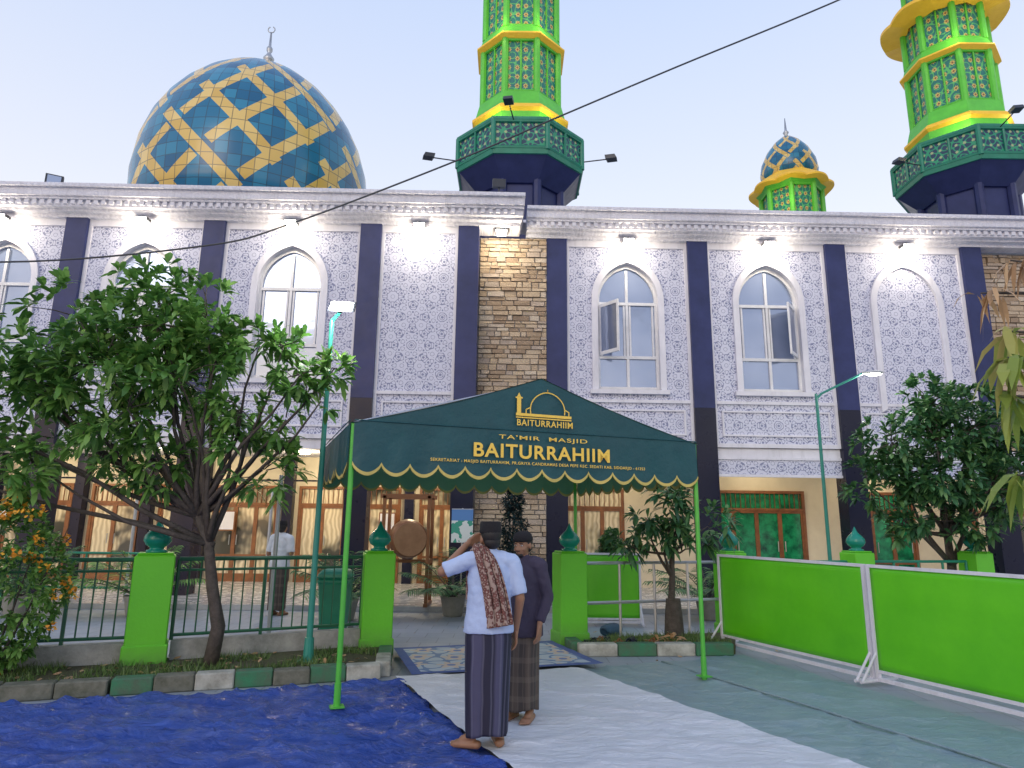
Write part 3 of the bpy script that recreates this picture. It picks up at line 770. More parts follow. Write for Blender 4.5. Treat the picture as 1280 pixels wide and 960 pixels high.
# ---------------------------------------------------------------- kerbs, planters, fences
def kerb(p0,p1,cols,step=.45,w_=.16,h=.15,jit=.008):
    b=B(); p0=Vector((*p0,0));p1=Vector((*p1,0)); L=(p1-p0).length; n=max(1,round(L/step)); q=Vector((-(p1-p0).y,(p1-p0).x,0)).normalized()
    for i in range(n):
        j=q*U(-.008,.008); a=p0+(p1-p0)*(i/n)+j; c=p0+(p1-p0)*((i+.98)/n)+j
        b.seg(a,c,w_,.0,h+U(-jit,jit),cols[i%len(cols)])
    return b
def merge(bs):
    o=B()
    for b in bs:
        off=len(o.v); o.v+=b.v; o.f+=[tuple(i+off for i in q) for q in b.f]; o.m+=b.m
    return o
o=merge([kerb((-9,4.83),(-3.72,6.655),[2,2,2,2,2,2,0,2,2,1],.42),kerb((-3.7,6.66),(-1.35,7.47),[0,2,1,0,2,0,1],.35),kerb((-1.33,7.5),(-1.50,8.55),[1,0],.5)]).build('kerb',[KG,KW,KD])
bv=o.modifiers.new('b','BEVEL'); bv.width=.012
o=merge([kerb((.86,8.80),(2.85,8.98),[1,0,1,0,0],.5),kerb((.86,8.84),(.80,9.3),[0],.5)]).build('kerb',[KG,KW,KD]); bv=o.modifiers.new('b','BEVEL'); bv.width=.012
def soil(name,poly,z):
    b=B(); n=len(poly); b.add([(*p,z) for p in poly]+[(*p,0) for p in poly],[tuple(range(n))]+[(i,(i+1)%n,n+(i+1)%n,n+i) for i in range(n)])
    return b.build(name,SOIL)
soil('planting_bed',[(-9,4.88),(-1.40,7.52),(-1.58,8.75),(-3.93,7.72),(-9,5.95)],.11)
soil('planting_bed',[(.9,8.85),(2.9,9.02),(3.3,10.2),(.85,9.45)],.10)
def blades(name,poly_fn,n,z,mat=GRASSM,h=(.03,.10)):
    b=B()
    for i in range(n):
        p=poly_fn(); 
        if noise.noise(Vector((p[0]*2.2,p[1]*2.2,1)))<-.05: continue
        a=U(0,2*PI); hh=U(*h); l=U(-.05,.05); m_=U(-.05,.05); dx,dy=.006*math.cos(a),.006*math.sin(a)
        b.add([(p[0]-dx,p[1]-dy,z),(p[0]+dx,p[1]+dy,z),(p[0]+l,p[1]+m_,z+hh)],[(0,1,2)])
    return b.build(name,mat)
def pf():
    t=R()**.7; x=-8.5+7*t; y=4.95+(x+8.9)*.347+R()*1.0
    return x,y
blades('grass',pf,7000,.11)
blades('grass',lambda:(lambda x:(x,8.95+.05*(x-1)+R()*(.5+.25*(x-1))))(U(1,2.9)),2200,.10)
GLZ=M('teal_glaze',(.01,.26,.19),(.008,.2,.15),5,.22)
def mk_pilm():
    m,n,p=newmat('weathered_lime_paint'); o=n.obj(); x=n.xyz(o)
    f=n.noise(o,2.5,7,.7); c=n.mix(f,(.13,.58,.02),(.10,.46,.02))
    dz=n.m('MULTIPLY_ADD',x[2],-3.2,1.15); dd=n.m('MULTIPLY',n.m('MAXIMUM',dz,0.0),n.noise(o,9,6,.7))
    c=n.mix(n.m('MINIMUM',dd,.8),c,(.10,.14,.07))
    n.put(p.inputs['Base Color'],c); p.inputs['Roughness'].default_value=.5; n.put(p.inputs['Normal'],n.bump(n.noise(o,30,5),.3,.01)); return m
PILM=mk_pilm()
def pillar(x,y,rz=.35,w_=.2,base=.0):
    e_=empty('gate_pillar',(x,y,0),rz)
    b=B(); b.box(-w_,w_,-w_,w_,base,1.22); b.box(-w_-.02,w_+.02,-w_-.02,w_+.02,base,base+.2); b.box(-w_+.02,w_-.02,-w_+.02,w_-.02,1.22,1.245)
    o=b.build('pillar_body',PILM,e_); bv=o.modifiers.new('b','BEVEL'); bv.width=.012
    b=B(); b.lathe((0,0,1.24),[(0,.11),(.03,.11),(.04,.075),(.06,.075),(.09,.12),(.14,.145),(.19,.135),(.24,.095),(.28,.05),(.33,.025),(.38,.004)],24); b.build('onion_finial',GLZ,e_,True)
pillar(-3.93,7.62,.45,.2,.1); pillar(-1.68,8.8,.3,.19); pillar(.82,9.45,.25,.19); pillar(3.3,10.3,.25,.18); pillar(5.5,10.85,.25,.18); pillar(7.75,11.4,.25,.18); pillar(-7.5,6.3,.3,.2)
def fence(p0,p1,mat,z0=.36,z1=1.17,sp=.115,wallh=.31):
    b=B(); P0=Vector((*p0,0));P1=Vector((*p1,0)); d=(P1-P0); L=d.length; d.normalize()
    if wallh: b.seg(p0,p1,.14,.0,wallh,1)
    b.cyl(P0+Vector((0,0,z1)),P1+Vector((0,0,z1)),.024,None,8,0); b.cyl(P0+Vector((0,0,z0)),P1+Vector((0,0,z0)),.018,None,8,0); b.cyl(P0+Vector((0,0,z1-.12)),P1+Vector((0,0,z1-.12)),.015,None,8,0)
    n=int(L/sp)
    for i in range(n+1):
        q=P0+d*(L*i/n); r=.02 if i%8==0 else .0085
        b.cyl(q+Vector((0,0,wallh if i%8==0 else z0)),q+Vector((0,0,z1)),r,None,6,0)
    b.build('green_fence',[mat,CONC])
fence((-3.72,7.74),(-1.87,8.71),FGREEN); fence((-7.3,6.38),(-4.12,7.54),FGREEN)
def rails(p0,p1,mat,zs=(.55,1.08)):
    b=B()
    for z in zs: b.cyl((*p0,z),(*p1,z),.022,None,8)
    for i in range(5):
        t=i/4; x=p0[0]+(p1[0]-p0[0])*t; y=p0[1]+(p1[1]-p0[1])*t; b.cyl((x,y,0),(x,y,zs[-1]),.02,None,8)
    b.build('metal_railing',mat)
rails((1.02,9.5),(3.12,10.25),STEEL); rails((3.5,10.35),(5.3,10.8),TEALG); rails((5.7,10.9),(7.55,11.35),TEALG)
rails((-12,12.4),(-6.2,12.4),TEALG,(.4,1.0))

# ---------------------------------------------------------------- green barriers
def barrier(p0,p1,z0=.13,z1=1.22,name='green_barrier'):
    P0=Vector((*p0,0));P1=Vector((*p1,0)); d=(P1-P0);L=d.length;d.normalize()
    e_=empty(name,P0,math.atan2(d.y,d.x))
    b=B(); nx,nz=40,16; vs=[];fs=[]
    for j in range(nz+1):
        for i in range(nx+1):
            u=i/nx;v=j/nz; vs.append((.03+(L-.06)*u,.010*noise.noise(Vector((u*4,v*2.2,L+P0.x)))*math.sin(PI*u)*math.sin(PI*v)*2.0,z0+.03+(z1-z0-.06)*v))
    for j in range(nz):
        for i in range(nx): k=j*(nx+1)+i; fs.append((k,k+1,k+nx+2,k+nx+1))
    b.add(vs,fs); o=b.build('panel',LGREEN,e_,True); sd=o.modifiers.new('s','SOLIDIFY'); sd.thickness=.01; sd.offset=0
    b=B(); b.box(0,.035,-.02,.02,z0,z1); b.box(L-.035,L,-.02,.02,z0,z1); b.box(.035,L-.035,-.018,.018,z1-.032,z1); b.box(.035,L-.035,-.018,.018,z0,z0+.03)
    b.box(.03,L-.03,-.03,.01,.05,.085)
    for x in(.02,L-.02):
        b.box(x-.02,x+.02,-.016,.016,0.05,z0)
        b.cyl((x,-.26,.055),(x,.26,.055),.018,None,8); b.cyl((x,-.24,.055),(x,-.01,.32),.014,None,8); b.cyl((x,.24,.055),(x,.01,.32),.014,None,8)
    b.build('white_frame',WHITE,e_)
dx,dy=.383,-.924
barrier((2.92,9.62),(2.92+dx*2.38,9.62+dy*2.38)); barrier((2.92+dx*2.41,9.62+dy*2.41),(2.92+dx*4.8,9.62+dy*4.8))
barrier((1.2,11.3),(2.15,11.3),.1,1.15)

# ---------------------------------------------------------------- street lamps
def slamp(loc,top,arm,kind):
    e_=empty('street_lamp',loc)
    b=B(); h=top-loc[2]
    b.cyl((0,0,0),(0,0,h),.036,.026,12); b.cyl((0,0,0),(0,0,.25),.06,.05,12); b.box(-.1,.1,-.1,.1,0,.015)
    A=Vector(arm); b.tube([(0,0,h-.1),(A.x*.1,A.y*.1,h),(A.x,A.y,h+A.z)],.022,8)
    b.build('post',LAMPG,e_)
    b=B(); d=Vector((A.x,A.y,0)).normalized(); q=Vector((-d.y,d.x,0)); c=Vector((A.x,A.y,h+A.z))
    if kind=='sq':
        b.obox(c+Vector((0,0,.04)),Vector((.15,.02,0)),Vector((0,-.03,-.01)),Vector((0,.05,.08)),0); b.obox(c+Vector((0,-.040,.03)),Vector((.13,.017,0)),Vector((0,-.006,0)),Vector((0,.04,.065)),1)
    else:
        b.ell(c+d*.15,(.2,.09,.045),0,14,Matrix.Rotation(math.atan2(d.y,d.x),3,'Z')); b.ell(c+d*.17+Vector((0,0,-.028)),(.14,.065,.032),1,12,Matrix.Rotation(math.atan2(d.y,d.x),3,'Z'))
    b.build('lamp_head',[DARK if kind=='sq' else STEEL,LAMP],e_,True if kind!='sq' else False)
    cc=c+(Vector((0,-.18,.0)) if kind=='sq' else d*.17+Vector((0,0,-.15)))
    light('lamp_bulb','POINT',cc,70 if kind=='sq' else 45,(.95,1,.85),e_,.08)
slamp((-2.2,7.75,.1),4.0,(.13,-.05,.12),'sq'); slamp((5.7,12.2,0),4.05,(.85,-.15,.38),'led')

# ---------------------------------------------------------------- foliage
def leaf(b,p,d,L,W,m=0,droop=.35):
    d=d.normalized(); s_=d.cross(Vector((0,0,1)))
    if s_.length<.05: s_=Vector((1,0,0))
    s_.normalize(); s_=(s_+Vector((0,0,U(-.5,.5)))).normalized()
    g_=Vector((0,0,-1))
    p1=p+d*L*.35; p2=p+d*L*.72+g_*L*droop*.25; p3=p+d*L+g_*L*droop*.7
    b.add([p,p1-s_*W*.45,p1+s_*W*.45,p2-s_*W*.5,p2+s_*W*.5,p3],[(0,2,1),(1,2,4,3),(3,4,5)],m)
def rvec():
    while True:
        v=Vector((U(-1,1),U(-1,1),U(-1,1)))
        if .05<v.length<1: return v.normalized()
def rosette(b,p,out,n,L,W,m=0,droop=.35):
    for i in range(n):
        d=(rvec()*.9+out*.65+Vector((0,0,.25)))
        leaf(b,p+rvec()*L*.12,d,L*U(.65,1.15),W*U(.7,1.15),m,droop)
def tree(name,trunk,lobes,L,W,lm,n=55,nl=11,seed=1,r0=.09,droop=.35,thr=-.2):
    random.seed(seed); e_=empty(name,trunk[0]); o=Vector(trunk[0])
    tb=B(); T=[Vector(p)-o for p in trunk]
    tb.tube(T,[r0*(1-.45*i/(len(T)-1)) for i in range(len(T))],10)
    lb=B()
    for k,(c,r) in enumerate(lobes):
        c=Vector(c)-o; f=Vector(T[-1]) if k%3 else Vector(T[-2])
        mid=(f+c)/2+Vector((U(-.1,.1),U(-.1,.1),-.12*(c-f).length*U(-.3,1)))
        tb.tube([f-(c-f)*.02,(f+mid)/2+rvec()*.04,mid,(mid+c)/2+rvec()*.06,c],[r0*.5,r0*.36,r0*.25,r0*.17,r0*.1],7)
        for i in range(int(n*(r/.6)**2)):
            v=rvec(); rad=R()**.45; q=c+Vector((v.x,v.y,v.z*.85))*r*rad
            if noise.noise((q+o)*2.4+Vector((seed,0,0)))<thr: continue
            if i%6==0:
                tb.tube([c+(q-c)*.1,c+(q-c)*.55+rvec()*.05,q],[r0*.1,r0*.08,.004],5)
            rosette(lb,q,v,nl,L,W,0,droop)
    tb.build('trunk',BARK,e_,True); lb.build('leaves',lm,e_)
    return e_
Lb=[((-4.2,7.5,4.15),.58),((-5.05,7.4,3.9),.55),((-5.6,7.2,3.2),.6),((-3.5,7.3,3.85),.52),((-2.95,7.5,3.6),.42),((-4.5,7.1,3.3),.7),((-3.7,7.2,3.15),.65),
    ((-5.45,7.3,2.5),.58),((-4.5,7.4,2.45),.6),((-3.1,7.5,2.85),.5),((-2.75,7.4,2.15),.42),((-3.8,7.3,2.25),.48),((-5.0,7.0,2.15),.45),((-2.35,7.2,3.2),.30),((-4.2,8.0,3.4),.7),((-5.9,6.9,2.7),.5),((-6.1,7.2,3.7),.45),((-2.5,7.3,2.7),.34),((-6.3,7,2.0),.4),
    ((-5.0,7.1,3.0),.65),((-4.1,7.0,2.75),.55),((-4.8,7.6,3.75),.55),((-3.3,7.2,3.4),.5),((-4.0,7.2,3.75),.5),((-2.95,7.3,2.5),.38),((-2.0,7.3,3.3),.22),((-2.1,7.2,2.9),.2),((-2.6,7.3,3.55),.25)]
tree('tree',[(-3.12,7.4,.1),(-3.08,7.42,.5),(-3.2,7.45,.9),(-3.3,7.48,1.35),(-3.45,7.5,1.65)],Lb,.19,.060,LEAF,84,10,3,.08,.35,-.12)
Lr=[((7.3,11.4,3.7),.6),((6.5,11.3,3.05),.6),((7.9,11.4,3.25),.65),((6.05,11.3,2.3),.5),((7.05,11.1,2.5),.7),((8.05,11.2,2.3),.65),((8.6,11.6,3),.65),((6.5,11.2,1.75),.45),((7.6,11.3,1.75),.5),((8.7,11.3,2.0),.55),((9.3,11.8,3.5),.6),((7.2,11.2,3.1),.6),((6.6,11.3,2.5),.5),((8.4,12,3.9),.5),((9.5,11.6,2.6),.7)]
tree('tree',[(7.6,11.9,0),(7.62,11.88,.5),(7.6,11.8,1.0),(7.55,11.75,1.5)],Lr,.20,.065,LEAFD,90,11,5,.10,.35,-.14)
tree('tree',[(2.3,9.75,.1),(2.27,9.75,.5),(2.3,9.75,.9),(2.3,9.75,1.2)],[((1.95,9.7,1.7),.34),((2.5,9.7,1.85),.34),((2.85,9.8,1.6),.34),((2.3,9.75,2.05),.3),((1.7,9.7,1.3),.26),((2.65,9.6,1.3),.24),((2.2,9.6,1.5),.3)],.24,.06,LEAFD,70,9,8,.06,.5)
b=B(); b.lathe((2.3,9.75,.1),[(0,.14),(.3,.12),(.5,.1)],16); b.build('tree_guard',BARK)
random.seed(21); e_=empty('flowering_bush',(-5.0,6.75,.1)); tb=B(); lb=B(); fb=B()
for i in range(14):
    v=Vector((U(-.5,.5),U(-.4,.4),U(.9,1.5))); tb.tube([(v.x*.1,v.y*.1,0),(v.x*.6,v.y*.6,v.z*.5),v],[.015,.01,.005],5)
for i in range(700):
    a=rvec(); q=Vector((a.x*.68,a.y*.5,.85+a.z*.75)); q=Vector((q.x*R()**.25,q.y*R()**.25,q.z)); 
    rosette(lb,q,a,7,.09,.035)
    if R()<.14 and a.y<.3:
        for k in range(14): leaf(fb,q+a*.09+rvec()*.04,rvec(),.038,.034)
tb.build('stems',BARK,e_); lb.build('leaves',LEAF,e_); fb.build('blossoms',FLW,e_)
POTM=M('pot_glaze',(.30,.30,.28),(.2,.2,.18),5,.5)
def potted(name,loc,kind,h,mat,seed=1):
    random.seed(seed); e_=empty(name,loc)
    b=B(); b.lathe((0,0,0),[(0,.16),(.03,.17),(.3,.22),(.34,.24),(.34,.20),(.30,.19)],20); b.build('pot',POTM,e_,True)
    lb=B(); tb=B()
    if kind=='palm':
        for k in range(13):
            a=2*PI*k/13+U(-.2,.2); el=U(.5,1.3); L=h*U(.6,.9); pts=[]
            for i in range(9):
                t=i/8; pts.append(Vector((math.cos(a)*math.cos(el)*L*t*1.1,math.sin(a)*math.cos(el)*L*t*1.1,.3+L*math.sin(el)*t-.35*L*t*t)))
            tb.tube(pts,[.012*(1-.7*i/8) for i in range(9)],5)
            for i in range(2,9):
                d=(pts[i]-pts[i-1]).normalized(); s_=d.cross(Vector((0,0,1))).normalized()
                for sg in(-1,1):
                    for t in(0,.33,.66): leaf(lb,pts[i-1].lerp(pts[i],t),s_*sg+d*.7,.28*math.sin(PI*i/9.5)+.06,.03,0,.5)
    else:
        tb.cyl((0,0,.3),(0,0,h*.8),.03,.01,8)
        for i in range(900):
            z=R(); r=.42*(1-z)**.5*(.75+.25*math.sin(z*25)); a=U(0,2*PI); q=Vector((r*math.cos(a)*R()**.3,r*math.sin(a)*R()**.3,.5+z*(h-.5)))
            rosette(lb,q,Vector((math.cos(a),math.sin(a),.4)),4,.11,.03)
    tb.build('stems',BARK,e_); lb.build('leaves',mat,e_)
potted('potted_shrub',(.05,12.1,.0),'cone',2.35,LEAFB,4)
potted('potted_palm',(-1.0,12.3,0),'palm',1.7,LEAFD,5); potted('potted_palm',(-2.75,11.6,0),'palm',1.75,LEAFD,6)
potted('potted_palm',(-6.3,11.8,0),'palm',1.7,LEAF,7); potted('potted_palm',(3.5,12.2,0),'palm',1.7,LEAFD,9); potted('potted_palm',(-8.2,11.6,0),'palm',1.8,LEAFD,12)
potted('potted_shrub',(-9.2,11.9,.0),'cone',2.0,LEAFD,14); potted('potted_shrub',(1.75,11.9,.0),'cone',1.5,LEAFD,15)
random.seed(31); e_=empty('drooping_tree',(5.5,6.1,0)); tb=B(); lb=B(); ob=B()
tb.tube([(0,0,0),(.05,0,1.2),(-.02,.05,2.4),(0,0,3.4),(.05,0,4.6)],[.09,.08,.07,.055,.03],10)
for (tx,tz,mm,n) in((-.95,3.15,0,16),(-.85,2.85,0,12),(-.8,2.1,0,12),(-.75,3.95,1,14),(-.6,4.2,1,12),(-.7,3.5,0,10),(.3,3.5,0,14)):
    ty=U(-.2,.3); pts=[Vector((0,0,tz-.35)),Vector((tx*.5,ty*.5,tz-.05)),Vector((tx,ty,tz))]; tb.tube(pts,[.03,.018,.008],6)
    for i in range(n):
        p=pts[2].lerp(pts[1],R()*.4)+rvec()*.05; d=Vector((U(-.5,.4),U(-.6,.6),U(-.9,.1)))
        leaf(ob if mm else lb,p,d,U(.22,.40) if not mm else U(.15,.28),U(.07,.11) if not mm else .045,0,1.1)
tb.build('trunk',BARK,e_,True); lb.build('leaves',LEAFY,e_); ob.build('dry_leaves',LEAFO,e_)

# ---------------------------------------------------------------- entrance furniture
e_=empty('mosque_drum',(-1.95,13.0,.1)); b=B()
b.lathe((0,0,0),[(-.42,.30),(-.3,.34),(0,.37),(.3,.34),(.42,.30)],28,0); 
rot=Matrix.Rotation(PI/2,3,'X'); b.v=[tuple(Matrix.Rotation(.25,3,'Z')@(rot@Vector(q))+Vector((0,0,1.2))) for q in b.v]
b.build('drum_shell',WOOD,e_,True)
b=B(); b.lathe((0,0,0),[(0,.305),(.012,.30)],28,0); b.v=[tuple(Matrix.Rotation(.25,3,'Z')@((rot@Vector(q))+Vector((0,-.425,0)))+Vector((0,0,1.2))) for q in b.v]; b.build('drum_skin',M('hide',(.34,.18,.09),(.22,.11,.05),4,.6),e_)
b=B()
for x in(-.42,.42):
    for y in(-.3,.3): b.box(x-.03,x+.03,y-.03,y+.03,0,2.0)
    b.box(x-.028,x+.028,-.27,.27,.75,.83); b.box(x-.035,x+.035,-.4,.4,0,.06)
b.box(-.5,.5,-.33,-.27,1.95,2.03); b.box(-.5,.5,.27,.33,1.95,2.03); b.box(-.39,.39,-.03,.03,.76,.82); b.build('wooden_stand',WOOD,e_)
def mk_poster():
    m,n,p=newmat('poster_print'); o=n.obj(); x=n.xyz(o)
    c=n.mix(n.m('GREATER_THAN',n.noise(o,5,2),.52),(.75,.8,.78),(.05,.35,.25)); c=n.mix(n.m('GREATER_THAN',x[2],1.65),c,(.10,.25,.55)); n.put(p.inputs['Base Color'],c); return m
e_=empty('standing_banner',(-.9,12.7,0)); b=B(); b.box(-.2,.2,-.006,.006,1.25,1.85); b.build('banner_print',mk_poster(),e_)
b=B(); b.cyl((0,.03,.02),(0,.03,1.88),.015); b.cyl((-.25,.03,.02),(.25,.03,.02),.02); b.cyl((0,-.2,.02),(0,.25,.02),.02); b.cyl((-.2,.015,1.86),(.2,.015,1.86),.01); b.build('banner_stand',STEEL,e_)
e_=empty('rubbish_bin',(-2.45,9.75,0)); b=B(); b.lathe((0,0,0),[(.08,.22),(.75,.28),(.78,.30),(.82,.30)],4,0,PI/4); b.lathe((0,0,.82),[(0,.30),(.05,.31),(.12,.24),(.15,.08)],4,0,PI/4); o=b.build('bin_body',TEALG,e_); bv=o.modifiers.new('b','BEVEL'); bv.width=.02
b=B(); b.cyl((-.24,.15,.08),(-.18,.15,.08),.08); b.cyl((.18,.15,.08),(.24,.15,.08),.08); b.build('wheels',DARK,e_)
random.seed(5); b=B()
b.ell((1.5,10.3,.09),(.17,.12,.09),0,20)
for i,v in enumerate(b.v): 
    k=noise.noise(Vector(v)*8)*.05; b.v[i]=(v[0]+k,v[1]+k,max(.005,v[2]+k))
b.build('small_sack',M('blue_sack',(.02,.10,.17),(.03,.06,.1),5,.6,bump=.8,bsc=12),None,True)
for i in range(9):
    x=U(1.05,1.9); y=U(8.98,9.2) ; b=B(); rz=U(0,6)
    vs=[];n=14
    for k in range(n):
        a=2*PI*k/n; wv=.045*(1-.25*math.cos(a)); vs.append((.12*math.cos(a),wv*math.sin(a)))
    b.add([(p[0],p[1],0) for p in vs]+[(p[0],p[1],.025) for p in vs],[tuple(range(n))[::-1],tuple(range(n,2*n))]+[(k,(k+1)%n,n+(k+1)%n,n+k) for k in range(n)])
    b.tube([(0,-.045,.02),(.03,-.02,.06),(.06,0,.03)],.008,6); b.tube([(0,.045,.02),(.03,.02,.06),(.06,0,.03)],.008,6)
    b.build('sandal',[(DARK,WOOD,BLACKT)[i%3]],None,False,(x,y,.115),rz)
b=B()
for i in range(22): 
    p=Vector((2.0+U(-.12,.2),9.05+U(0,.15),.13+U(0,.06))); leaf(b,p,rvec()+Vector((0,0,.3)),.14,.05)
b.build('fallen_leaves',LEAFO)
b=B()
for i in range(160):
    p=pf(); leaf(b,Vector((p[0],p[1],.125)),Vector((U(-1,1),U(-1,1),.1)),.08,.04,0,0)
for i in range(50):
    leaf(b,Vector((U(-4,4),U(7.6,11),.006 if i%2 else .01)),Vector((U(-1,1),U(-1,1),.15)),.07,.03,0,0)
b.build('leaf_litter',LEAFO)
b=B(); b.cyl((-3.05,8.9,0),(-3.05,8.9,2.2),.028,None,10); b.build('metal_post',STEEL)
b=B(); 
for x in(-7.2,-4.6): b.cyl((x,13.0,0),(x,13.0,2.2),.03,None,10)
b.build('veranda_posts',STEEL)

# ---------------------------------------------------------------- people
def hand(b,w_,d,nrm,thumb,curl=.5):
    d=Vector(d).normalized(); nrm=Vector(nrm); nrm=(nrm-d*nrm.dot(d)).normalized(); s_=d.cross(nrm)*thumb
    w_=Vector(w_)
    for i in range(4):
        kn=w_+d*.085+s_*(1.5-i)*.019
        b.cap(w_+d*.015+s_*(1.5-i)*.011,kn,.016,.012)
        L=[.040,.045,.042,.033][i]
        d1=(d*math.cos(curl*.6)+nrm*math.sin(curl*.6)); d2=(d*math.cos(curl*1.7)+nrm*math.sin(curl*1.7))
        p1=kn+d1*L; b.cap(kn,p1,.0105,.0095); b.cap(p1,p1+d2*L*.85,.0095,.008)
    t0=w_+d*.025+s_*.026; t1=t0+(d*.65+s_*.6+nrm*.25).normalized()*.045; b.cap(w_+d*.01+s_*.01,t0,.016,.014); b.cap(t0,t1,.013,.011); b.cap(t1,t1+(d*.9+s_*.1+nrm*.3).normalized()*.032,.011,.009)
def finish(o,vox,it=4):
    r=o.modifiers.new('r','REMESH'); r.mode='VOXEL'; r.voxel_size=vox; r.use_smooth_shade=True
    s_=o.modifiers.new('s','SMOOTH'); s_.factor=.5; s_.iterations=it
def man(name,loc,yaw,sc,armL,armR,feet,shirt,sarong,longs=False,headyaw=0,cap='peci',hem=.80,srx=.17,bend=0,beard=False):
    e_=empty(name,loc,yaw,sc=sc)
    H=Matrix.Translation((0,.0,1.40))@Matrix.Rotation(headyaw,4,'Z')@Matrix.Rotation(math.radians(bend),4,'X')@Matrix.Translation((0,0,-1.40))
    h=lambda p:H@Vector(p)
    h3=H.to_3x3()
    b=B()
    b.ell((0,0,1.17),(.150,.095,.2)); b.ell((0,.005,.98),(.14,.1,.18)); b.ell((0,0,.86),(.14,.1,.13))
    b.cap((-.1,0,1.325),(.1,0,1.325),.06,.06)
    b.cap((0,-.01,1.28),h((0,.0,1.44)),.06,.052)
    b.ell(h((0,-.012,1.505)),(.074,.092,.088),0,16,h3); b.ell(h((0,.028,1.462)),(.060,.066,.078),0,16,h3); b.ell(h((0,.062,1.408)),(.030,.026,.022),0,12,h3)
    b.cap(h((0,.090,1.488)),h((0,.108,1.456)),.009,.015); b.ell(h((-.014,.098,1.452)),(.010,.010,.008)); b.ell(h((.014,.098,1.452)),(.010,.010,.008))
    for s_ in(-1,1):
        b.ell(h((s_*.076,-.005,1.475)),(.010,.020,.032),0,10,h3); b.ell(h((s_*.030,.079,1.505)),(.024,.012,.008),0,10,h3); b.ell(h((s_*.036,.066,1.455)),(.020,.018,.02),0,10,h3)
    b.ell(h((0,.088,1.432)),(.024,.011,.006),0,10,h3); b.ell(h((0,.085,1.421)),(.020,.011,.007),0,10,h3)
    for s_,arm in((-1,armL),(1,armR)):
        S,E,Wr,hd,hn=[Vector(q) for q in arm[:5]]
        b.cap((s_*.1,0,1.325),S,.06,.052); b.cap(S,E,.048,.038); b.cap(E,Wr,.038,.025); b.cap(Wr,Wr+hd.normalized()*.03,.024,.022)
        hand(b,Wr+hd.normalized()*.015,hd,hn,arm[5],arm[6])
    for s_,(fx,fy,fa) in zip((-1,1),feet):
        hip=Vector((s_*.075,0,.84)); an=Vector((fx,fy,.085)); kn=(hip+an)/2+Vector((0,.03,.03)); f_=Vector((-math.sin(fa),math.cos(fa),0)); q=Vector((f_.y,-f_.x,0))
        b.cap(hip,kn,.075,.055); b.cap(kn,kn.lerp(an,.35),.052,.056); b.cap(kn.lerp(an,.35),an,.056,.034)
        hl=an-f_*.045+Vector((0,0,-.053)); ball=an+f_*.12+Vector((0,0,-.060)); b.cap(an,an+f_*.07+Vector((0,0,-.035)),.036,.032)
        b.cap(hl,ball,.030,.026); b.cap(hl+q*.01,ball+q*.025,.028,.024); b.cap(hl-q*.01,ball-q*.025,.028,.024)
        for i in range(5):
            t=ball+q*s_*(-.036+.018*i)*1.0; b.cap(t,t+f_*(.055-.007*i)+Vector((0,0,-.008)),.013-.001*i,.011-.001*i)
    o=b.build('body',SKIN,e_,True); finish(o,.0065,3)
    b=B()
    for s_ in(-1,1): b.ell(h((s_*.030,.080,1.490)),(.013,.009,.007),0,10,h3)
    b.build('eyes',EYEW,e_,True)
    b=B()
    for s_ in(-1,1): b.ell(h((s_*.030,.0875,1.490)),(.0055,.003,.006),0,10); b.ell(h((s_*.031,.090,1.510)),(.021,.005,.0035),0,10,h3)
    b.build('pupils_and_brows',HAIR,e_,True)
    b=B(); b.ell(h((0,-.020,1.512)),(.080,.088,.088),0,18,h3); b.ell(h((0,-.045,1.455)),(.066,.055,.055),0,14,h3)
    if beard: b.ell(h((0,.070,1.402)),(.034,.026,.020),0,12,h3); b.ell(h((0,.098,1.441)),(.024,.007,.004),0,10,h3)
    b.build('hair',HAIR,e_,True)
    b=B()
    if cap=='peci': pr=[(1.520,.082),(1.535,.084),(1.605,.078),(1.612,.070),(1.609,.01)]
    else: pr=[(1.520,.083),(1.545,.086),(1.57,.082),(1.592,.068),(1.606,.04),(1.611,.004)]
    b.lathe((0,0,0),pr,28,0,0,1.0,1.17); b.v=[tuple(h(Vector(q)+Vector((0,-.008,0)))) for q in b.v]
    if cap: b.build('cap',CAPM,e_,True)
    b=B()
    b.ell((0,0,1.17),(.170,.120,.21),0,20); b.ell((0,.0,1.0),(.165,.125,.2),0,20)
    b.lathe((0,0,0),[(hem,.192),(hem+.08,.186),(1.0,.170),(1.12,.165)],28,0,0,1,.80)
    b.cap((-.1,-.005,1.325),(.1,-.005,1.325),.072,.072); b.cap((0,-.01,1.29),(0,-.005,1.372),.078,.066)
    for s_,arm in((-1,armL),(1,armR)):
        S,E,Wr=[Vector(q) for q in arm[:3]]
        b.cap((s_*.1,0,1.32),S,.072,.066)
        if longs: b.cap(S,E,.066,.054); b.cyl(E,E.lerp(Wr,.93),.054,.040); b.ell(E,(.054,)*3)
        else: b.cyl(S,S.lerp(E,.90),.066,.064)
    o=b.build('shirt',shirt,e_,True); finish(o,.009,5)
    tx=bpy.data.textures.new('folds','CLOUDS'); tx.noise_scale=.11
    dp=o.modifiers.new('d','DISPLACE'); dp.texture=tx; dp.strength=.024; dp.mid_level=.5
    b=B(); n=120; rows=40; vs=[];fs=[]
    fm=Vector(((feet[0][0]+feet[1][0])/2,(feet[0][1]+feet[1][1])/2,0))
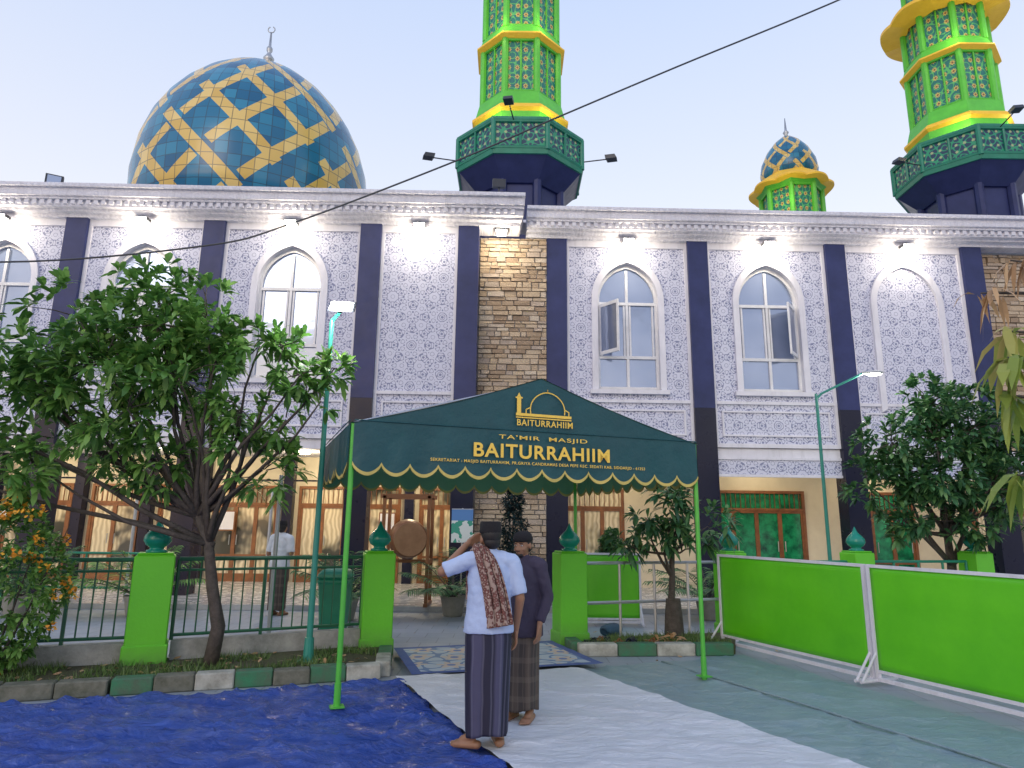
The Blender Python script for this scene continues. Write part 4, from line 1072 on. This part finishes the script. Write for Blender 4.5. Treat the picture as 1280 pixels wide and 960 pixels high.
    for j in range(rows+1):
        t=j/rows; z=.93-(.93-.10)*t; tk=max(0,1-t*(.83/(.93-hem+.03)))
        rx=srx*(1-.14*t)-.035*tk; ry=.125+.01*t-.012*tk
        for i in range(n):
            a=2*PI*i/n; k=1+(.012+.05*t)*math.sin(5*a+1+t)+ (.008+.03*t)*math.sin(11*a+2.2-t*1.5)+.012*t*math.sin(23*a)
            if 1.1<a<1.9: k+=.04*t*math.sin((a-1.1)/.8*PI)
            vs.append((fm.x*t*.9+rx*k*math.cos(a),fm.y*t*.9+ry*k*math.sin(a),z+.012*math.sin(3*a)*t))
    for j in range(rows):
        for i in range(n): i2=(i+1)%n; fs.append((j*n+i,j*n+i2,(j+1)*n+i2,(j+1)*n+i))
    b.add(vs,fs); o=b.build('sarong',sarong,e_,True); sd=o.modifiers.new('s','SOLIDIFY'); sd.thickness=.006
    return e_
ZM=.062
m1=man('man',(-.15,5.08,ZM),math.radians(12),.965,
    ((-.175,0,1.315),(-.36,.02,1.235),(-.165,.12,1.43),(.75,.25,.45),(.6,-.7,0),1,.5),
    ((.175,0,1.31),(.235,-.03,1.04),(.225,.06,.81),(0,.15,-1),(-1,0,0),1,.5),
    ((-.11,.0,1.0),(.10,.03,-.1)),SHB,SAR1,False,.25,'peci',.80,.172)
def scarf(e_,path,widths):
    P=[Vector(p) for p in path]; out=[];W=[]
    for i in range(len(P)-1):
        p0=P[max(i-1,0)];p1=P[i];p2=P[i+1];p3=P[min(i+2,len(P)-1)]
        for k in range(8):
            t=k/8; out.append(.5*((2*p1)+(-p0+p2)*t+(2*p0-5*p1+4*p2-p3)*t*t+(-p0+3*p1-3*p2+p3)*t**3)); W.append(widths[i]*(1-t)+widths[i+1]*t)
    out.append(P[-1]); W.append(widths[-1]); vs=[];fs=[];n=24
    for i,p in enumerate(out):
        t=(out[min(i+1,len(out)-1)]-out[max(i-1,0)]).normalized(); s_=Vector((1,0,0)); s_=(s_-t*s_.dot(t)).normalized(); nn=t.cross(s_)
        for k in range(n+1):
            u=k/n-.5; vs.append(p+s_*u*W[i]+nn*(.014*math.sin(u*22+i*.06)+.006*math.sin(u*43)+.05*u*u*2*(-1)))
    for i in range(len(out)-1):
        for k in range(n): q=i*(n+1)+k; fs.append((q,q+1,q+n+2,q+n+1))
    b=B(); b.add(vs,fs); o=b.build('scarf',SCARF,e_,True); sd=o.modifiers.new('s','SOLIDIFY'); sd.thickness=.008
scarf(m1,[(-.09,.165,1.02),(-.095,.14,1.25),(-.09,.06,1.405),(-.075,-.04,1.415),(-.045,-.115,1.33),(.0,-.15,1.18),(.04,-.168,1.0),(.06,-.184,.86)],[.13,.13,.11,.12,.15,.17,.18,.19])
m2=man('man',(.11,5.78,ZM),math.radians(180-28),.92,
    ((-.175,0,1.31),(-.235,-.03,1.04),(-.21,.08,.82),(0,.2,-1),(1,0,0),1,.5),
    ((.175,0,1.31),(.235,-.03,1.04),(.21,.10,.83),(0,.2,-1),(-1,0,0),1,.5),
    ((-.08,.0,.15),(.08,.02,-.15)),SHD,SAR2,True,-.0,'round',.70,.16,-6,True)
m3=man('man',(-4.05,12.1,.0),math.radians(-20),1.0,
    ((-.175,0,1.31),(-.235,-.03,1.04),(-.21,.08,.82),(0,.2,-1),(1,0,0),1,.5),
    ((.175,0,1.31),(.225,.0,1.04),(.12,.18,1.05),(-.6,.6,.1),(0,0,-1),1,.6),
    ((-.09,.0,.1),(.09,.02,-.1)),SHW,SAR2,False,.3,'peci',.80,.17)
